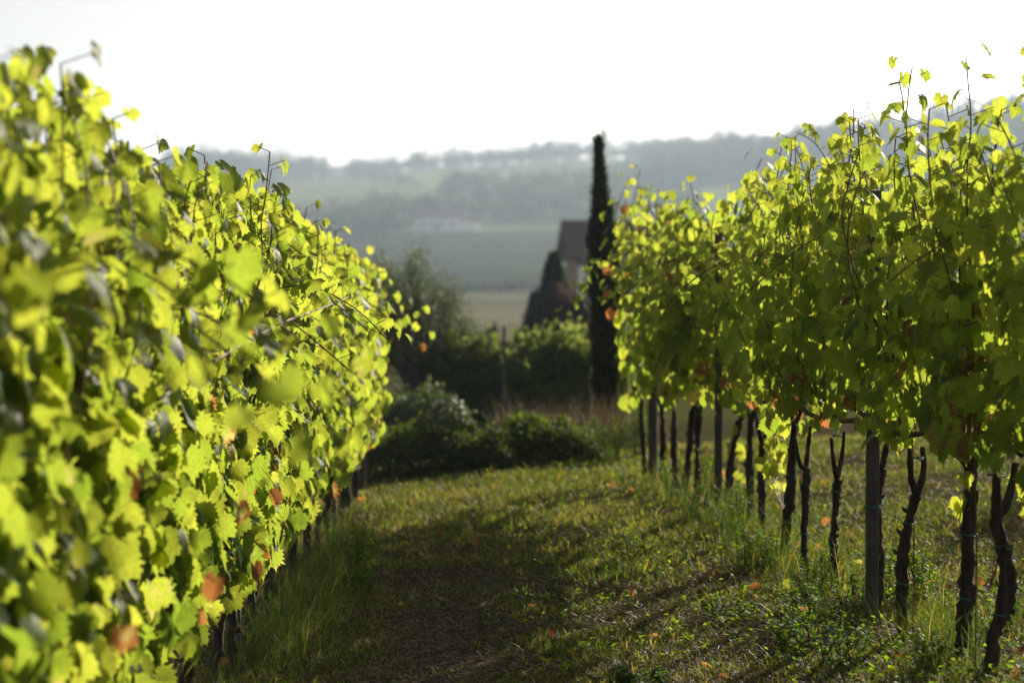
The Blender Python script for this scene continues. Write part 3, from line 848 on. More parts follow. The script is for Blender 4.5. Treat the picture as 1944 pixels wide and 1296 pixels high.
def fallen_leaves():
    mb = MB()
    X, Y = scatter(330, 7.3, 20, -1.6, 0.6)
    w = np.exp(-((X - rx(Y)) / 0.7) ** 2) + 0.6 * np.exp(-((X - lx(Y)) / 0.5) ** 2) + 0.10
    k = rng.random(len(X)) < w; X, Y = X[k], Y[k]; n = len(X)
    P = np.stack([X, Y, H(X, Y) + 0.02 + 0.02 * rng.random(n)], -1)
    N = np.stack([rng.normal(0, 0.6, n), rng.normal(0, 0.6, n), np.ones(n)], -1); T = rng.normal(0, 1, (n, 3)) * np.array([1, 1, 0.3])
    age = np.where(rng.random(n) < 0.85, 0.6 + 0.4 * rng.random(n), 0.25 + 0.2 * rng.random(n))
    add_leaves(mb, P, N, T, 0.022 + 0.03 * rng.random(n), age, np.full(n, 0.9), False)
    tag(mb.build("fallen_leaves", M_LEAF), "rust and yellow fallen vine leaves scattered under the rows", "fallen leaves", kind="stuff")

def tall_wisps():
    """fine wiry grass standing under both rows"""
    mb = MB()
    for fn, n, y0, y1, c in ((lx, 3600, 8.0, 15.5, 0.2), (rx, 3000, 8.3, 17.5, -0.02)):
        Y = y0 + (y1 - y0) * rng.random(n); X = fn(Y) + rng.normal(c, 0.13, n)
        cl = fbm(X, Y, 0.5, 301, 2) > 0.45; X, Y = X[cl], Y[cl]; m = len(X)
        P = np.stack([X, Y, H(X, Y)], -1)
        d = nrm(np.stack([rng.normal(0, 0.22, m), rng.normal(0, 0.22, m), np.ones(m)], -1)); a = rng.uniform(0, 6.28, m)
        side = np.stack([np.cos(a), np.sin(a), 0 * a], -1)
        L = 0.08 + 0.30 * rng.random(m) ** 1.8
        b = np.stack([rng.normal(0, 0.5, m), rng.normal(0, 0.5, m), -0.15 * np.ones(m)], -1)
        col = jitter_col((0.050, 0.075, 0.020), m, 0.3, 0.1)
        dr = rng.random(m) < 0.12; col[dr] = jitter_col((0.2, 0.16, 0.08), int(dr.sum()))
        blades(mb, P, d, side, L, 0.003, b, col)
        # side twigs
        k = 3
        t = rng.random((m, k)) * 0.7 + 0.2
        Q = (P[:, None] + d[:, None] * (L[:, None] * t)[..., None] + b[:, None] * (L[:, None] * t ** 2 * 0.5)[..., None]).reshape(-1, 3)
        d2 = nrm(np.repeat(d, k, 0) * 0.8 + rng.normal(0, 0.5, (m * k, 3))); s2 = nrm(rng.normal(0, 1, (m * k, 3)))
        blades(mb, Q, d2, s2, 0.04 + 0.05 * rng.random(m * k), 0.0025, np.array([0, 0, -0.2]), np.repeat(col, k, 0))
    tag(mb.build("tall_grass", M_GRASS), "wispy tall grass stems standing under the vine rows", "tall grass", kind="stuff")

grass_cover(); straw_litter(); low_weeds(); fallen_leaves(); tall_wisps()

def weed(px, ybase, h, w, label, nst=9, leaf=0.05, col=(0.105, 0.155, 0.020), Y=None, seed=0, name="weed_plant"):  # default col is raised so the leaves read as sunlit
    global rng
    keep = rng; rng = np.random.default_rng(seed + 5000)
    Y = Y or ground_depth(px, ybase)
    X = (px - 972) / F * Y; z = h1(X, Y)
    lf = MB(); st = lf
    for k in range(int(nst * 1.6)):
        tx, ty = rng.normal(0, w * 0.36), rng.normal(0, w * 0.32); hh = h * (0.6 + 0.4 * rng.random())
        bx_, by_ = rng.normal(0, w * 0.35, 2); p = smooth_path([(bx_, by_, -0.03), (bx_ + tx * 0.4, by_ + ty * 0.4, hh * 0.5), (bx_ + tx * 0.8, by_ + ty * 0.8, hh)], 12)
        tube(st, p, np.linspace(0.0028, 0.0012, 12), 5, col=(0.05, 0.06, 0.018, 1))
        n = int(30 * hh / 0.3) + 8
        s = rng.random(n) ** 0.8; Q = np.stack([np.interp(s, np.linspace(0, 1, 12), p[:, i]) for i in range(3)], -1)
        a = rng.uniform(0, 6.28, n)
        d = nrm(np.stack([np.cos(a), np.sin(a), 0.25 + 0.6 * rng.random(n)], -1)); sd = nrm(np.cross(d, np.array([0, 0, 1.0])))
        blades(lf, Q, d, sd, leaf * 0.7 * (0.6 + 0.6 * rng.random(n)) * (1.1 - 0.5 * s), leaf * 0.30, np.array([0, 0, -0.25]), jitter_col(col, n, 0.2, 0.1))
    root = tag(lf.build(name, M_WEED, loc=(X, Y, z)), label, "weed", "leafy weeds along the vine rows")
    rng = keep
    return root
weed(1735, 1125, 0.30, 0.16, "bright lance-leaved weed behind the Y-forked trunk right of the square post", 16, 0.055, Y=10.9, seed=1)
weed(1700, 1130, 0.26, 0.12, "bright lance-leaved weed hugging the grey square post's right side", 9, 0.05, Y=11.2, seed=2)
weed(1425, 1080, 0.26, 0.18, "broad patch of yellow-green weed left of the thick leaning trunk", 16, 0.05, seed=3)
weed(1350, 980, 0.46, 0.11, "tall small-leaved weed beside the middle post", 11, 0.042, seed=4)
weed(1475, 1070, 0.22, 0.14, "low yellow-green weed at the foot of the narrow Y-forked vine", 10, 0.05, seed=5)
weed(1580, 1290, 0.20, 0.20, "low weed in the foreground grass left of the square post's foot", 12, 0.055, (0.06, 0.11, 0.02), Y=9.3, seed=6)
weed(1535, 1190, 0.22, 0.22, "green weed patch in front of the thin left-spurred trunk", 12, 0.05, (0.06, 0.105, 0.02), seed=7)
weed(680, 1062, 0.36, 0.12, "leafy weed standing at the far foot of the left-hand row", 12, 0.055, Y=13.2, seed=8)
weed(1180, 1292, 0.12, 0.12, "small dark green weed at the photo's bottom edge in mid lane", 8, 0.07, (0.045, 0.09, 0.02), Y=9.0, seed=9)
weed(1240, 1292, 0.11, 0.08, "small upright weed at the bottom edge, right of mid lane", 6, 0.07, (0.045, 0.09, 0.02), Y=9.0, seed=10)
weed(520, 1290, 0.16, 0.10, "small bladed weed at the bottom edge under the left-hand row", 7, 0.08, (0.05, 0.095, 0.02), Y=9.0, seed=11)
weed(640, 1290, 0.12, 0.10, "small bladed weed at the bottom edge left of the dirt track", 6, 0.08, (0.05, 0.095, 0.02), Y=9.05, seed=12)
weed(690, 1130, 0.14, 0.08, "small weed tuft at the shaded foot of the left-hand row", 6, 0.07, (0.055, 0.10, 0.02), seed=13)
weed(1110, 1075, 0.20, 0.20, "spindly mid-lane weed where sun meets shade", 8, 0.035, (0.05, 0.08, 0.02), seed=14)
weed(1905, 1250, 0.20, 0.12, "weed at the photo's right edge beside the bent trunk", 7, 0.06, (0.07, 0.12, 0.02), Y=10.0, seed=15)
weed(1280, 925, 0.28, 0.20, "sunlit weed at the foot of the far right-hand row", 10, 0.045, Y=17.3, seed=16)

for k, (px_, yb_, h_, w_, lb_) in enumerate([
    (1620, 1160, 0.20, 0.14, "yellow-green weed tuft left of the square post's foot"), (1560, 1120, 0.22, 0.12, "weed tuft between the thin trunks left of the square post"),
    (1405, 1010, 0.30, 0.12, "lush weed at the foot of the right-leaning far vine"), (1320, 985, 0.24, 0.12, "weed tuft under the far V-shaped trunks"),
    (1500, 1230, 0.14, 0.2, "low spreading weed on the lane edge before the fallen yellow leaves"), (1390, 1180, 0.12, 0.2, "low dark weed on the lane left of the fallen yellow leaves"),
    (1780, 1270, 0.16, 0.14, "fresh green weed between the forked and the straight near trunks"), (1240, 1050, 0.14, 0.2, "low weed patch on the sunny lane edge under the far right vines")]):
    weed(px_, yb_, h_, w_, lb_, 11, 0.05, (0.085, 0.13, 0.02), seed=40 + k)  # leaf colour lifted here too, as if standing in sun

def ground_leaf(px, py, s, age, g, label, n=(0.1, -0.7, 0.6), seed=0):
    global rng
    keep = rng; rng = np.random.default_rng(seed + 77)
    Y = ground_depth(px, py); X = (px - 972) / F * Y
    mb = MB()
    add_leaves(mb, np.zeros((1, 3)), np.array([n], float), np.array([[0.2, -0.1, -1.0]]), np.array([s]), np.array([age]), np.array([g]), True)
    tag(mb.build("fallen_leaf", M_LEAF, loc=(X, Y, h1(X, Y) + s * 0.9)), label, "fallen leaf", "single fallen leaves on the lane")
    rng = keep
ground_leaf(1488, 1130, 0.055, 0.1, 1.0, "pale yellow vine leaf upright on the ground before the thick leaning trunk", seed=1)
ground_leaf(1405, 1135, 0.05, 0.12, 1.0, "pale yellow vine leaf lying left of the upright one", (0.1, -0.35, 0.9), seed=2)
def withered(px, py, Y, s, seed):
    global rng
    keep = rng; rng = np.random.default_rng(seed)
    root = min((o for o in scene.objects if o.get("group") == "vines of the left-hand row"), key=lambda o: abs(o.location.y - Y))
    mb = MB(); p = np.array(px3(px, py, Y)) - np.array(root.location)
    add_leaves(mb, p[None], np.array([[0.9, -0.42, 0.15]]) + rng.normal(0, 0.25, (1, 3)), np.array([[0.1, 0, -1.0]]) + rng.normal(0, 0.25, (1, 3)), np.array([s * 0.85]), np.array([0.62 + 0.22 * rng.random()]), np.array([0.9]), True)
    prisms(mb, p[None], p[None] + np.array([[-0.06, 0.02, 0.07]]), 0.0014, 1, (0.5, 0.5, 0.5, 1))
    o = mb.build("withered_leaf", [M_LEAF, M_CANE], root); o["label"] = "rust-brown withered leaf hanging low on the lane side"
    rng = keep
for k, a in enumerate([(452, 965, 7.9, 0.075), (512, 945, 8.4, 0.07), (525, 925, 9.0, 0.05), (482, 1080, 7.9, 0.065), (408, 1105, 6.7, 0.07), (378, 1165, 6.4, 0.05), (440, 855, 7.6, 0.045), (230, 1205, 5.0, 0.06)]):
    withered(*a, seed=820 + k)
ground_leaf(1048, 1213, 0.034, 0.85, 0.9, "orange fallen leaf in mid lane near the bottom", (0.2, -0.6, 0.6), seed=3)
ground_leaf(1860, 1120, 0.045, 0.8, 0.9, "rust fallen leaf beside the straight green-banded trunk", (0.3, -0.6, 0.6), seed=4)

# ------------------------------------------------------------------ hedge mounds and plants beyond the lane
def mound(px0, px1, Y, h, depth, label, col, n, leaf, name="bramble_hedge", seed=0, rough=0.35, mat=None, cat="hedge", stems=10):
    global rng
    keep = rng; rng = np.random.default_rng(seed + 6000)
    x0, x1 = (px0 - 972) / F * Y, (px1 - 972) / F * Y
    cx = (x0 + x1) / 2; z0 = h1(cx, Y)
    s = rng.uniform(-1, 1, n); dd = rng.uniform(-1, 1, n)
    env = h * np.sqrt(np.clip(1 - np.abs(s) ** 2.6, 0, 1)) * np.sqrt(np.clip(1 - np.abs(dd) ** 2.5, 0, 1))
    env = env * (1 - rough + 2 * rough * fbm(s * 4 + seed, dd * 2, 0.7, seed, 4))
    zz = env * (1 - rng.random(n) ** 2.2 * 0.55)
    X = s * (x1 - x0) / 2; Yl = dd * depth / 2
    zz = zz + H(X + cx, Yl + Y) - z0
    P = np.stack([X, Yl, zz], -1) + rng.normal(0, 0.02, (n, 3)) + np.where(rng.random((n, 1)) < 0.06, 1, 0) * np.abs(rng.normal(0, 0.06, (n, 1))) * np.array([0.4, 0.4, 1.0])
    N = np.stack([s * 0.5, dd * 0.6, np.full(n, 0.7)], -1) + rng.normal(0, 0.45, (n, 3)); T = rng.normal(0, 1, (n, 3)) - np.array([0, 0, 0.4])
    lf = MB(); sprays(lf, P, N, T, leaf * (0.6 + 0.8 * rng.random(n)), leaf * 0.6, jitter_col(col, n, 0.3, 0.12))
    st = lf
    for k in range(stems):
        q = P[rng.integers(n)]
        tube(st, smooth_path([(q[0] * 0.8, q[1] * 0.8, -0.05 + h1(q[0] * 0.8 + cx, q[1] * 0.8 + Y) - z0), (q[0] * 0.9, q[1] * 0.9, q[2] * 0.6), (q[0], q[1], q[2] + 0.05)], 8), np.linspace(0.008, 0.003, 8), 5, 1)
    root = tag(lf.build(name, [mat or M_BUSH, M_WOOD], loc=(cx, Y, z0)), label, cat)
    rng = keep
    return root
mound(640, 985, 20.9, 0.37, 1.3, "dark low bramble mound at the lane's end beside the left-hand row", (0.048, 0.066, 0.018), 15000, 0.045, seed=1, rough=0.6)
mound(860, 1135, 21.2, 0.33, 1.3, "low dark bramble hedge closing the lane before the dry grass", (0.050, 0.068, 0.018), 14000, 0.045, seed=2, rough=0.6)
mound(690, 905, 25.5, 0.72, 1.6, "silvery grey-green shrub at the olive tree's foot", (0.060, 0.080, 0.036), 11000, 0.055, name="silver_shrub", seed=3, mat=M_OLIVE, cat="shrub")
mound(890, 975, 50, 1.55, 1.6, "small dark rounded shrub beyond the cross row of vines", (0.022, 0.034, 0.020), 4500, 0.09, name="dark_shrub", seed=5, cat="shrub")
weed(1150, 860, 0.42, 0.26, "bright feathery weed clump at the cypress foot", 26, 0.05, (0.07, 0.12, 0.02), Y=20.6, seed=21)
weed(1212, 850, 0.55, 0.14, "tall bright weed between the cypress and the end post", 16, 0.05, (0.07, 0.12, 0.025), Y=20.9, seed=22)

def dry_grass():
    mb = MB(); n = 3600
    Y = rng.uniform(22.5, 25.5, n); X = (rng.uniform(950, 1260, n) - 972) / F * Y
    P = np.stack([X, Y, H(X, Y)], -1)
    d = nrm(np.stack([rng.normal(0, 0.2, n), rng.normal(0, 0.2, n), np.ones(n)], -1)); a = rng.uniform(0, 6.28, n)
    blades(mb, P, d, np.stack([np.cos(a), np.sin(a), 0 * a], -1), (0.2 + 0.4 * rng.random(n)) * np.clip(0.5 + fbm(X, Y, 0.4, 8, 2), 0.5, 1.4), 0.006, rng.normal(0, 0.4, (n, 3)) * np.array([1, 1, 0.2]), jitter_col((0.12, 0.098, 0.066), n, 0.3, 0.1))
    tag(mb.build("dry_grass", M_LITTER), "pinkish brown dry grass behind the bramble hedge", "dry grass", kind="stuff")
dry_grass()

# ------------------------------------------------------------------ cross row of vines beyond the lane
def cross_row():
    Y = 30.0
    pxs = [860, 905, 950, 1000, 1045, 1090, 1135, 1180]
    labs = ["leftmost vine of the low cross row, beside the olive tree", "second vine from the left in the low cross row", "cross-row vine just left of the thin dark post", "cross-row vine just right of the thin dark post",
            "cross-row vine in the middle below the purple bush", "cross-row vine left of the cypress", "cross-row vine behind the cypress trunk", "rightmost vine of the low cross row, right of the cypress"]
    for k, (px, lb) in enumerate(zip(pxs, labs)):
        X = (px - 972) / F * Y
        build_vine(X, Y, lb, "vines of the cross row", (1.0, 0.0), -1, None, 0.02, H_top=1.90 + 0.10 * math.sin(3 * k) + (0.06 if k > 3 else -0.04), z_bot=0.3, hi=False, nfill=520, seed=700 + k, brown=0.02, g0=0.2, leaf_mat=M_LEAF_DULL, shoot_extra=0.15 + (0.25 if k == 4 else 0), wide=0.4, half=0.22, nshoot=7)
    build_post((957 - 972) / F * 29.5, 29.5, 0.045, 1.85, "thin dark post standing in the low cross row", "posts of the cross row", square=False)
cross_row()

# ------------------------------------------------------------------ trees
def crown_cloud(mb, centres, radii, n, leaf, col, aspect=0.55, updir=0.0, mat=0):
    centres = np.asarray(centres, float); radii = np.asarray(radii, float)
    if radii.ndim == 1: radii = np.repeat(radii[:, None], 3, 1)
    w = radii.prod(1) ** (2 / 3); k = rng.choice(len(centres), n, p=w / w.sum())
    d = nrm(rng.normal(0, 1, (n, 3))); rr = rng.random(n) ** 0.35
    P = centres[k] + d * radii[k] * rr[:, None]
    N = d + rng.normal(0, 0.6, (n, 3)); T = rng.normal(0, 1, (n, 3)) + np.array([0, 0, updir]) + d * 0.4
    c = jitter_col(col, n, 0.25, 0.1) * np.concatenate([np.repeat(0.55 + 0.9 * rng.random(len(centres))[k][:, None], 3, 1), np.ones((n, 1))], 1)
    sprays(mb, P, N, T, leaf * (0.6 + 0.8 * rng.random(n)), leaf * aspect, c, mat)

def cypress():
    global rng
    keep = rng; rng = np.random.default_rng(900)
    Y = 24.0; X, _, z = world_at(1150, Y)
    root = empty("cypress_tree", (X, Y, z), "slender dark cypress rising above the right end of the lane", "tree")
    mb = MB(); tube(mb, smooth_path([(0.02, 0, -0.1), (0.0, 0, 1.0), (-0.03, 0, 2.2), (-0.06, 0, 3.1)], 14), np.linspace(0.06, 0.012, 14), 8, wob=0.2)
    mb.build("trunk", M_WOOD, root)
    top = CAM_H + (HOR - 272) / F * Y - z
    n = 17000; t = rng.random(n) ** 0.85
    zz = 0.12 + t * (top - 0.12)
    prof = np.interp(zz / top, [0, 0.06, 0.2, 0.5, 0.66, 0.78, 0.88, 0.94, 1.0], [0.09, 0.11, 0.12, 0.150, 0.128, 0.078, 0.038, 0.010, 0.002])
    a = rng.uniform(0, 6.28, n)
    lump = 1 + 0.8 * (fbm(a * 1.3 + 4, zz * 3, 0.5, 44, 3) - 0.45) * 2
    r = prof * lump * (1 - 0.5 * rng.random(n) ** 2)
    out = np.stack([np.cos(a), np.sin(a), 0 * a], -1)
    cx = np.interp(zz / top, [0, 0.5, 1], [0.02, -0.005, -0.08])
    P = out * r[:, None] + np.stack([cx, 0 * a, zz], -1)
    T = out * 0.45 + np.array([0, 0, 1.0]) + rng.normal(0, 0.22, (n, 3)); N = out + rng.normal(0, 0.4, (n, 3))
    mb = MB(); sprays(mb, P, N, T, 0.05 + 0.08 * rng.random(n) ** 2, 0.018, jitter_col((0.024, 0.034, 0.013), n, 0.4, 0.1))
    for k in range(14):      # loose wisps breaking the outline
        zz_ = top * rng.uniform(0.3, 1.0); a_ = rng.uniform(0, 6.28); r_ = np.interp(zz_ / top, [0.3, 0.6, 1.0], [0.12, 0.11, 0.015])
        b_ = np.array([math.cos(a_) * r_ - 0.05 * zz_ / top, math.sin(a_) * r_, zz_ - 0.08]); m_ = 40; t_ = rng.random(m_)[:, None]
        Pw = b_ + t_ * np.array([math.cos(a_) * 0.05, math.sin(a_) * 0.05, 0.22])
        sprays(mb, Pw, rng.normal(0, 1, (m_, 3)), np.array([0.2 * math.cos(a_), 0, 1.0]) + rng.normal(0, 0.3, (m_, 3)), 0.05, 0.012, jitter_col((0.035, 0.034, 0.015), m_, 0.3, 0.1))
    mb.build("crown", M_BUSH, root)
    rng = keep
cypress()

def olive():
    global rng
    keep = rng; rng = np.random.default_rng(910)
    Y = 30.0; X, _, z = world_at(812, Y)
    root = empty("olive_tree", (X, Y, z), "grey-green olive tree with glinting leaves behind the left row's end", "tree")
    wood = MB(); tips = []
    tube(wood, smooth_path([(-0.10, 0, -0.1), (-0.05, 0, 0.5), (-0.12, 0.05, 1.0)], 9), np.linspace(0.09, 0.06, 9), 9, wob=0.3)
    tube(wood, smooth_path([(-0.12, 0, -0.1), (-0.22, 0.1, 0.5), (-0.32, 0.1, 1.1)], 9), np.linspace(0.05, 0.035, 9), 8, wob=0.3)
    top = CAM_H + (HOR - 445) / F * Y - z
    for k in range(42):
        a = rng.uniform(0, 6.28); rr = rng.random() ** 0.6
        ex, ey = 0.9 * rr * math.cos(a), 0.65 * rr * math.sin(a)
        ez = top * (0.50 + 0.48 * rng.random() * (1 - 0.42 * rr ** 2)) * (1 - 0.22 * max(ex, 0) / 0.6)
        e = np.array([ex - 0.12, ey, ez])
        b = np.array([-0.12 + rng.normal(0, 0.03), 0, 0.8 + 0.4 * rng.random()])
        p = smooth_path([b, b * 0.4 + e * 0.6 + np.array([0, 0, -0.05]), e], 9)
        tube(wood, p, np.linspace(0.025, 0.005, 9), 5)
        tips.append(e); tips.append(p[5]); tips.append(p[7])
    # willowy shoots to the lower right
    for k in range(16):
        e = np.array([0.50 + 0.32 * rng.random(), rng.normal(0, 0.3), 0.9 + 0.85 * rng.random()]); b = np.array([0.1, 0, 0.4])
        p = smooth_path([b, (b + e) / 2 + np.array([0.05, 0, 0.05]), e], 9); tube(wood, p, np.linspace(0.012, 0.003, 9), 5)
        tips += [p[4], p[6], p[8]]
    wood.build("trunk", M_WOOD, root)
    tips = np.array(tips); n = 34000
    k = rng.integers(0, len(tips), n)
    P = tips[k] + rng.normal(0, 1, (n, 3)) * np.array([0.10, 0.10, 0.13])
    T = nrm(tips[k] - np.array([-0.1, 0, 1.0])) + rng.normal(0, 0.6, (n, 3)); N = rng.normal(0, 1, (n, 3)) + np.array([0, 0, 0.4])
    mb = MB(); sprays(mb, P, N, T, 0.045 + 0.025 * rng.random(n), 0.012, jitter_col((0.046, 0.060, 0.022), n, 0.3, 0.08))
    mb.build("crown", M_OLIVE, root)
    rng = keep
olive()

def conifer(px, Y, top_px, w, label, col, seed, name="conifer_tree"):
    global rng
    keep = rng; rng = np.random.default_rng(seed)
    X, _, z = world_at(px, Y); top = CAM_H + (HOR - top_px) / F * Y - z
    root = empty(name, (X, Y, z), label, "tree")
    mb = MB(); tube(mb, np.array([(0, 0, -0.1), (0, 0, top * 0.5), (0, 0, top * 0.95)]), [0.08, 0.05, 0.01], 7); mb.build("trunk", M_WOOD, root)
    n = 7000; t = rng.random(n) ** 1.2; a = rng.uniform(0, 6.28, n)
    r = w / 2 * (1 - t) ** 0.75 * (1 - 0.5 * rng.random(n) ** 2) * (0.8 + 0.5 * fbm(a * 2, t * 9, 0.8, seed, 2))
    out = np.stack([np.cos(a), np.sin(a), 0 * a], -1)
    P = out * r[:, None] + np.stack([0 * a, 0 * a, 0.1 + t * (top - 0.1)], -1)
    mb = MB(); sprays(mb, P, rng.normal(0, 1, (n, 3)), out + np.array([0, 0, -0.1]) + rng.normal(0, 0.4, (n, 3)), 0.14, 0.07, jitter_col(col, n, 0.3, 0.1))
    mb.build("crown", M_BUSH, root)
    rng = keep
conifer(1052, 52, 480, 1.35, "dark green conifer at the left of the purple bush", (0.020, 0.034, 0.016), 921)
conifer(1016, 51.5, 560, 0.8, "shorter dark conifer leaning out left of the purple bush", (0.018, 0.030, 0.016), 922)

def purple_tree():
    global rng
    keep = rng; rng = np.random.default_rng(925)
    Y = 52.0; X, _, z = world_at(1085, Y); q = Y / F
    root = empty("purple_tree", (X, Y, z), "broad rounded dark purple-leaved tree in front of the brown-roofed house", "tree")
    tr = MB()
    for sx in (-0.25, 0.0, 0.3):
        tube(tr, smooth_path([(0, 0, -0.1), (sx * 0.6, 0, 0.7), (sx * 1.6, 0, 1.6)], 7), np.linspace(0.06, 0.03, 7), 7)
    tr.build("trunk", M_WOOD, root)
    c = np.array([((px - 1085) * q, rng.normal(0, 0.25), CAM_H + (HOR - py) * q - z) for px, py in ((1035, 590), (1050, 572), (1085, 592), (1115, 600), (1145, 602), (1025, 620), (1065, 610), (1105, 605), (1145, 615), (1045, 650), (1095, 650), (1140, 650), (1070, 590))])
    m = MB(); crown_cloud(m, c, np.full(len(c), 36 * q), 9000, 0.12, (0.030, 0.017, 0.024), 0.6)
    m.build("crown", M_BUSH, root)
    rng = keep
purple_tree()
def round_tree(px, Y, top_px, wpx, label, col, seed, n=2600, name="round_tree"):
    global rng
    keep = rng; rng = np.random.default_rng(seed)
    X, _, z = world_at(px, Y); top = CAM_H + (HOR - top_px) / F * Y - z; R_ = wpx / F * Y / 2
    root = empty(name, (X, Y, z), label, "tree")
    mb = MB(); tube(mb, smooth_path([(0, 0, -0.3), (0.05 * R_, 0, top * 0.3), (0, 0, top * 0.6)], 7), np.linspace(0.09 * R_, 0.04 * R_, 7), 7); mb.build("trunk", M_WOOD, root)
    c = nrm(rng.normal(0, 1, (14, 3))) * np.array([R_ * 0.6, R_ * 0.6, top * 0.25]) + np.array([0, 0, top * 0.6])
    mb = MB(); crown_cloud(mb, c, np.full(14, R_ * 0.45), n, R_ * 0.16, col)
    mb.build("crown", M_BUSH, root)
    rng = keep
round_tree(650, 85, 455, 70, "yellowing round tree peeking over the left row's far end", (0.16, 0.14, 0.04), 931)

# far tree models (unit height) shared by copies
def far_tree_mesh(kind, seed):
    global rng
    keep = rng; rng = np.random.default_rng(seed)
    mb = MB()
    tube(mb, np.array([(0, 0, -0.12), (0.01, 0, 0.25), (0, 0, 0.55)]), [0.035, 0.026, 0.012], 6, 1)
    if kind == 'dome':
        m = 15; c = nrm(rng.normal(0, 1, (m, 3))) * np.array([0.36, 0.36, 0.36]) * (0.5 + 0.5 * rng.random((m, 1))) + np.array([0, 0, 0.44])
        crown_cloud(mb, c, 0.15 + 0.08 * rng.random(m), 520, 0.085, (0.028, 0.041, 0.019), 0.75)
    elif kind == 'tall':
        m = 14; t = np.linspace(0.25, 0.9, m); c = np.stack([rng.normal(0, 0.08, m), rng.normal(0, 0.08, m), t], -1)
        crown_cloud(mb, c, (0.19 - 0.12 * np.abs(t - 0.5)), 480, 0.075, (0.026, 0.039, 0.017), 0.7)
    else:           # spire
        m = 16; t = np.linspace(0.1, 0.95, m); c = np.stack([0 * t, 0 * t, t], -1)
        crown_cloud(mb, c, 0.10 * (1.02 - t) + 0.035, 420, 0.06, (0.022, 0.036, 0.018), 0.5, 0.8)
    rng = keep
    return mb.mesh("far_tree_" + kind, [M_FAR, M_WOOD])
FT = {k: [far_tree_mesh(k, 950 + i * 7 + j) for j in range(n)] for i, (k, n) in enumerate((('dome', 4), ('tall', 3), ('spire', 2)))}
def far_tree(kind, X, Y, h, w, label, group):
    o = bpy.data.objects.new({"dome": "broadleaf_tree", "tall": "tall_tree", "spire": "cypress_tree"}[kind], FT[kind][rng.integers(len(FT[kind]))])
    scene.collection.objects.link(o)
    o.location = (X, Y, h1(X, Y) - 0.13 * h); o.scale = (w, w, h); o.rotation_euler = (0, 0, rng.uniform(0, 6.28))
    return tag(o, label, "tree", group)

# skyline: photo rows of the tree tops along the ridge
SKY = np.array([(300, 300), (330, 296), (370, 291), (420, 278), (460, 288), (500, 298), (530, 291), (560, 292), (600, 287), (617, 308), (640, 320), (672, 294), (700, 296), (725, 299), (760, 300), (790, 284), (808, 298), (830, 290),
    (860, 283), (885, 290), (920, 278), (945, 269), (985, 266), (1015, 270), (1042, 264), (1062, 282), (1100, 277), (1135, 273), (1175, 276), (1210, 264), (1250, 271), (1290, 268), (1330, 258), (1370, 253), (1400, 257), (1440, 250),
    (1500, 248), (1560, 246), (1600, 238), (1640, 235), (1680, 236), (1722, 216), (1760, 223), (1800, 215), (1842, 205), (1880, 195), (1944, 188), (2050, 175)], float)
def crest_depth(px):
    return float(np.interp(px, [0, 1150, 1500, 1800, 2100], [1245, 1245, 1120, 1000, 1000]))
px = 240.0
while px < 2040:
    if not (617 < px < 655):
        Y = crest_depth(px) + rng.uniform(-30, 20); X = (px - 972) / F * Y
        yt = np.interp(px, SKY[:, 0], SKY[:, 1]) + rng.uniform(-3, 10)
        g = h1(X, Y); top = CAM_H + (HOR - yt) / F * Y
        h = min(max(top - g, 5.0), 24.0); w = h * rng.uniform(0.9, 1.9)
        far_tree('dome', X, Y, h, w, "hazy blue-grey broadleaf tree standing on the far ridge line", "broadleaf trees along the ridge")
    px += rng.uniform(15, 34)
for k, (px, yt, wpx, lb) in enumerate([(788, 281, 26, "narrow dark conifer on the far ridge left of the large tree domes"), (615, 288, 22, "tall tree ending the left clump on the far ridge"), (1042, 262, 24, "pointed tree topping the middle of the far ridge"),
                          (1722, 214, 26, "tall tree at the step of the ridge on the right")]):
    Y = crest_depth(px) - 35; X = (px - 972) / F * Y; g = h1(X, Y); h = CAM_H + (HOR - yt) / F * Y - g
    far_tree('tall', X, Y, h, wpx / F * Y * 2.2, lb, "conspicuous trees on the far ridge")
for k in range(9):      # farther trees seen through the gap in the ridge
    px = 612 + 9 * k + rng.uniform(-3, 3); Y = 1470 + rng.uniform(-20, 20); X = (px - 972) / F * Y
    g = h1(X, Y); h = max(6, CAM_H + (HOR - (309 - 4 * (k % 3))) / F * Y - g)
    far_tree('dome', X, Y, h, h * 0.9, "pale tree on the more distant ridge seen through the gap", "trees of the more distant ridge")

# woods on the slopes: masses (stuff)
def woodland(name, pts, label, seed, hmin, hmax, per=110, col=(0.026, 0.038, 0.018)):
    global rng
    keep = rng; rng = np.random.default_rng(seed)
    cs = []; rs = []; bases = []
    for (px, yp) in pts:
        Y = depth_at(px, yp)
        if Y is None: continue
        Y += rng.uniform(-12, 12); X = (px - 972) / F * Y; z = h1(X, Y); h = rng.uniform(hmin, hmax) * (Y / 900.0) ** 0.6
        for q in range(5):
            cs.append((X + rng.normal(0, 0.22 * h), Y + rng.normal(0, 0.22 * h), z + h * rng.uniform(0.25, 0.78))); rs.append(h * rng.uniform(0.2, 0.32))
        bases.append((X, Y, z, h))
    mb = MB(); crown_cloud(mb, np.array(cs), np.array(rs), per * len(bases), (hmin + hmax) / 2 * 0.12, col, 0.75)
    for X, Y, z, h in bases:
        tube(mb, np.array([(X, Y, z - 0.5), (X, Y, z + h * 0.5)]), [h * 0.03, h * 0.015], 5, 1, cap=False)
    tag(mb.build(name, [M_FAR, M_WOOD]), label, "woodland", kind="stuff")
    rng = keep
def crest_y(px):
    d = np.linspace(700, 1400, 200); X = (px - 972) / F * d
    return float((HOR - (H(X, d) - CAM_H) / d * F).min())
def band(x0, x1, f, thick, n, seed):
    r = np.random.default_rng(seed); xs = r.uniform(x0, x1, n)
    return [(x, f(x) + r.uniform(-thick, thick)) for x in xs]
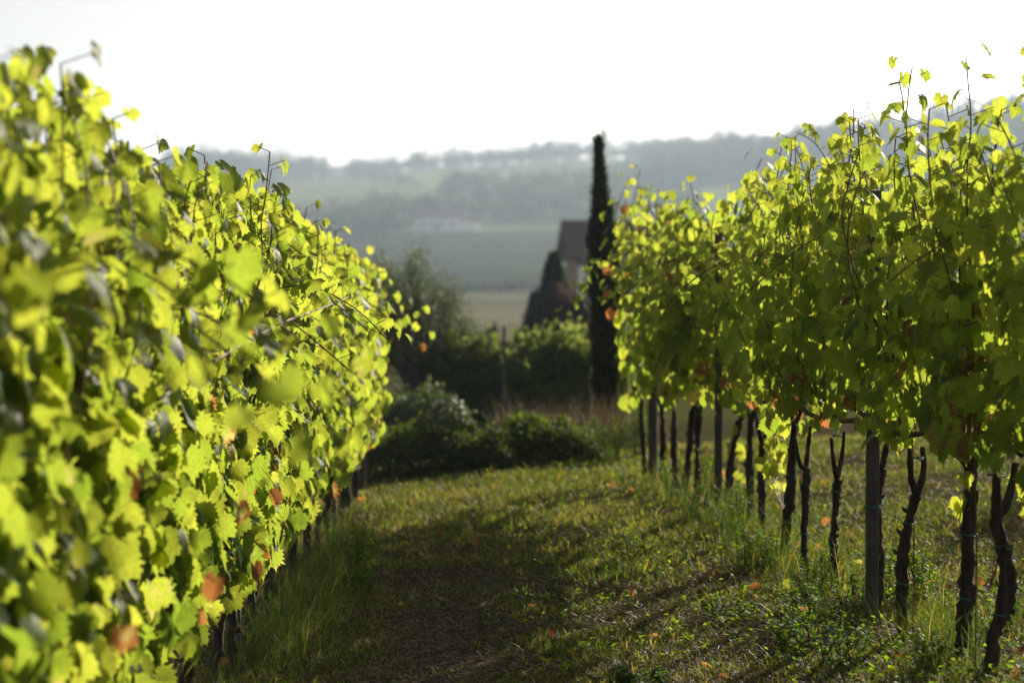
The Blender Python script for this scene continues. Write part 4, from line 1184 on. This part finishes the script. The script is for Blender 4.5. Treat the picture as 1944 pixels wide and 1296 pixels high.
woodland("woodland", band(640, 1330, lambda x: np.interp(x, [640, 760, 900, 1330], [428, 420, 412, 412]), 9, 110, 1), "hazy belt of trees behind the white farmhouse", 61, 7, 12)
woodland("woodland", band(840, 1560, lambda x: np.interp(x, [840, 1000, 1150, 1250, 1400, 1560], [388, 386, 376, 352, 325, 306]), 12, 170, 2), "dark wooded strip climbing the hillside to the right", 62, 8, 13)
woodland("woodland", band(540, 770, lambda x: np.interp(x, [540, 700, 770], [452, 440, 436]), 12, 90, 3), "hazy trees on the valley side left of the farmhouse", 63, 6, 11)
woodland("woodland", band(1330, 2050, lambda x: np.interp(x, [1330, 1500, 1944, 2050], [300, 290, 262, 250]), 36, 420, 4), "continuous woods covering the upper right hillside", 64, 9, 14)
woodland("woodland", band(660, 1250, lambda x: crest_y(x) + 2, 3, 150, 11), "row of trees joining up along the middle ridge", 71, 5, 10)
woodland("woodland", band(1200, 1700, lambda x: crest_y(x) + 9, 6, 150, 12), "woods along the right-hand ridge line", 72, 7, 11)
woodland("woodland", band(330, 620, lambda x: np.interp(x, [330, 620], [335, 338]), 12, 130, 5), "woods on the ridge above the left-hand row", 65, 9, 14)
woodland("woodland", band(850, 1200, lambda x: np.interp(x, [850, 1200], [318, 302]), 3, 36, 6), "tree belt below the middle of the ridge", 66, 8, 12)
woodland("hedgerow", band(640, 790, lambda x: np.interp(x, [640, 790], [332, 358]), 3, 40, 7), "dark hedge line crossing the upper green field", 67, 4, 6)
woodland("hedgerow", band(640, 1300, lambda x: np.interp(x, [640, 1300], [466, 462]), 4, 120, 8), "dark hedge along the foot of the farmhouse slope", 68, 1.2, 2.2)
woodland("hedgerow", band(880, 1180, lambda x: 553, 1.0, 40, 9), "low hedge between the dry field and the vineyard slope", 69, 1.5, 2.5)
woodland("woodland", band(1560, 2100, lambda x: np.interp(x, [1560, 2100], [400, 380]), 25, 140, 10), "trees low on the right hillside behind the right-hand row", 70, 7, 11)

# ------------------------------------------------------------------ houses
def gable(mbw, mbr, cx, cy, L, W, hw, hr, over=0.4, z=0.0, thick=0.18):
    """walls (with gables) and a two-slope roof, ridge along x"""
    x0, x1, y0, y1 = cx - L / 2, cx + L / 2, cy - W / 2, cy + W / 2
    V = [(x0, y0, z - 1.5), (x1, y0, z - 1.5), (x1, y1, z - 1.5), (x0, y1, z - 1.5), (x0, y0, z + hw), (x1, y0, z + hw), (x1, y1, z + hw), (x0, y1, z + hw), (x0, cy, z + hw + hr), (x1, cy, z + hw + hr)]
    mbw.add(V, [(0, 1, 5, 4), (1, 2, 6, 5), (2, 3, 7, 6), (3, 0, 4, 7)]); mbw.add(V, [(5, 6, 9), (7, 4, 8)])
    s = hr / (W / 2)
    for sg in (-1, 1):
        ye = cy + sg * (W / 2 + over); ze = z + hw - s * over; zr = z + hw + hr
        xa, xb = x0 - over, x1 + over
        Vr = np.array([(xa, cy, zr + 0.02), (xb, cy, zr + 0.02), (xb, ye, ze + 0.02), (xa, ye, ze + 0.02)])
        V2 = np.concatenate([Vr, Vr + np.array([0, 0, thick])])
        mbr.add(V2, [(0, 1, 2, 3), (7, 6, 5, 4), (3, 2, 6, 7), (0, 3, 7, 4), (2, 1, 5, 6)])

def box(mb, c, s):
    c = np.array(c); s = np.array(s) / 2
    V = np.array([(-1, -1, -1), (1, -1, -1), (1, 1, -1), (-1, 1, -1), (-1, -1, 1), (1, -1, 1), (1, 1, 1), (-1, 1, 1)]) * s + c
    mb.add(V, [(3, 2, 1, 0), (4, 5, 6, 7), (0, 1, 5, 4), (1, 2, 6, 5), (2, 3, 7, 6), (3, 0, 4, 7)])

def near_house():
    Y = 100.0; X = (1096 - 972) / F * Y; z = h1(X, Y)
    root = empty("farmhouse", (X, Y, z), "brown-roofed house half hidden behind the cypress and purple bush", "house")
    root.rotation_euler = (0, 0, math.radians(5))
    ridge = CAM_H + (HOR - 424) / F * Y - z; eave = CAM_H + (HOR - 494) / F * Y - z
    w = MB(); r = MB(); gable(w, r, 3.0, 2.4, 6.0, 4.2, eave + 0.25, ridge - eave - 0.25, 0.45)
    w.build("wall", M_PLASTER_O, root, smooth=False); r.build("roof", M_ROOF, root, smooth=False)
    f = MB(); box(f, (3.0, 0.24, 1.7), (5.9, 0.12, 3.6)); f.build("front_wall", M_PLASTER_W, root, smooth=False)
    for x in (1.6, 4.6):
        b = MB(); box(b, (x, 0.17, 2.0), (0.9, 0.06, 1.1)); b.build("window", M_DARK, root, smooth=False)
    b = MB(); box(b, (3.1, 0.17, 1.05), (0.95, 0.06, 2.1)); b.build("door", M_WOOD, root, smooth=False)
    c = MB(); box(c, (4.4, 2.9, ridge + 0.1), (0.5, 0.5, 1.0)); c.build("chimney", M_PLASTER_O, root, smooth=False)
near_house()

def white_house():
    Y = depth_at(850, 440) or 690.0
    X = (833 - 972) / F * Y; z = h1(X, Y); s = Y / F
    root = empty("white_farmhouse", (X, Y, z), "long white farmhouse with tiled roof on the far hillside", "house")
    w = MB(); r = MB(); gable(w, r, 0, 0, 84 * s, 7.0, 26 * s, 12 * s, 0.4); 
    w.build("wall", M_PLASTER_W, root, smooth=False); r.build("roof", M_ROOF_T, root, smooth=False)
    w = MB(); r = MB(); gable(w, r, 59.2 * s, 0.5, 34 * s, 5.5, 19 * s, 9 * s, 0.3)
    w.build("annex_wall", M_PLASTER_W, root, smooth=False); r.build("annex_roof", M_ROOF_T, root, smooth=False)
    for x in (-28, -12, 6, 24):
        b = MB(); box(b, (x * s, -3.52, 12 * s), (1.0, 0.08, 1.4)); b.build("window", M_DARK, root, smooth=False)
    b = MB(); box(b, (-3 * s, -3.52, 1.1), (1.1, 0.08, 2.2)); b.build("door", M_WOOD, root, smooth=False)
    b = MB(); box(b, (20 * s, 1.2, 26 * s + 11 * s), (0.9, 0.9, 2.0)); b.build("chimney", M_PLASTER_W, root, smooth=False)
white_house()

# ------------------------------------------------------------------ bird
def bird():
    Y = 140.0; c = np.array(px3(530, 221, Y))
    root = empty("flying_bird", tuple(c), "tiny dark bird flying in the pale sky", "bird")
    mb = MB(); t = np.linspace(0, 1, 9)
    tube(mb, np.stack([-0.11 + 0.22 * t, 0 * t, 0.02 * np.sin(t * 3)], -1), 0.002 + 0.03 * np.sin(np.clip(t, 0.03, 0.97) * math.pi) ** 0.8, 8)
    mb.build("body", M_FEATHER, root)
    for sg in (-1, 1):
        w = MB(); P = np.array([(-0.04, 0, 0.01), (0.06, 0, 0.01), (0.03, sg * 0.10, 0.07), (-0.03, sg * 0.11, 0.07), (-0.07, sg * 0.2, 0.05)])
        V = np.concatenate([P, P + np.array([0, 0, 0.008])])
        w.add(V, [(0, 1, 2, 3), (8, 7, 6, 5), (0, 5, 6, 1)]); w.add(V, [(3, 2, 4), (9, 7, 8)])
        w.build("wing", M_FEATHER, root)
bird()

# ------------------------------------------------------------------ air
def haze():
    mb = MB(); box(mb, (0, 1250, 52), (4200, 5200, 122))
    m, nt, out = new_mat("haze_air")
    v = nd(nt, "ShaderNodeVolumePrincipled")
    v.inputs["Color"].default_value = (0.60, 0.75, 0.94, 1)
    v.inputs["Density"].default_value = 0.00037
    v.inputs["Anisotropy"].default_value = 0.35
    nt.links.new(v.outputs[0], out.inputs["Volume"])
    o = mb.build("haze", m, smooth=False)
    tag(o, "bluish morning haze lying over the valley", "haze", kind="stuff")
haze()
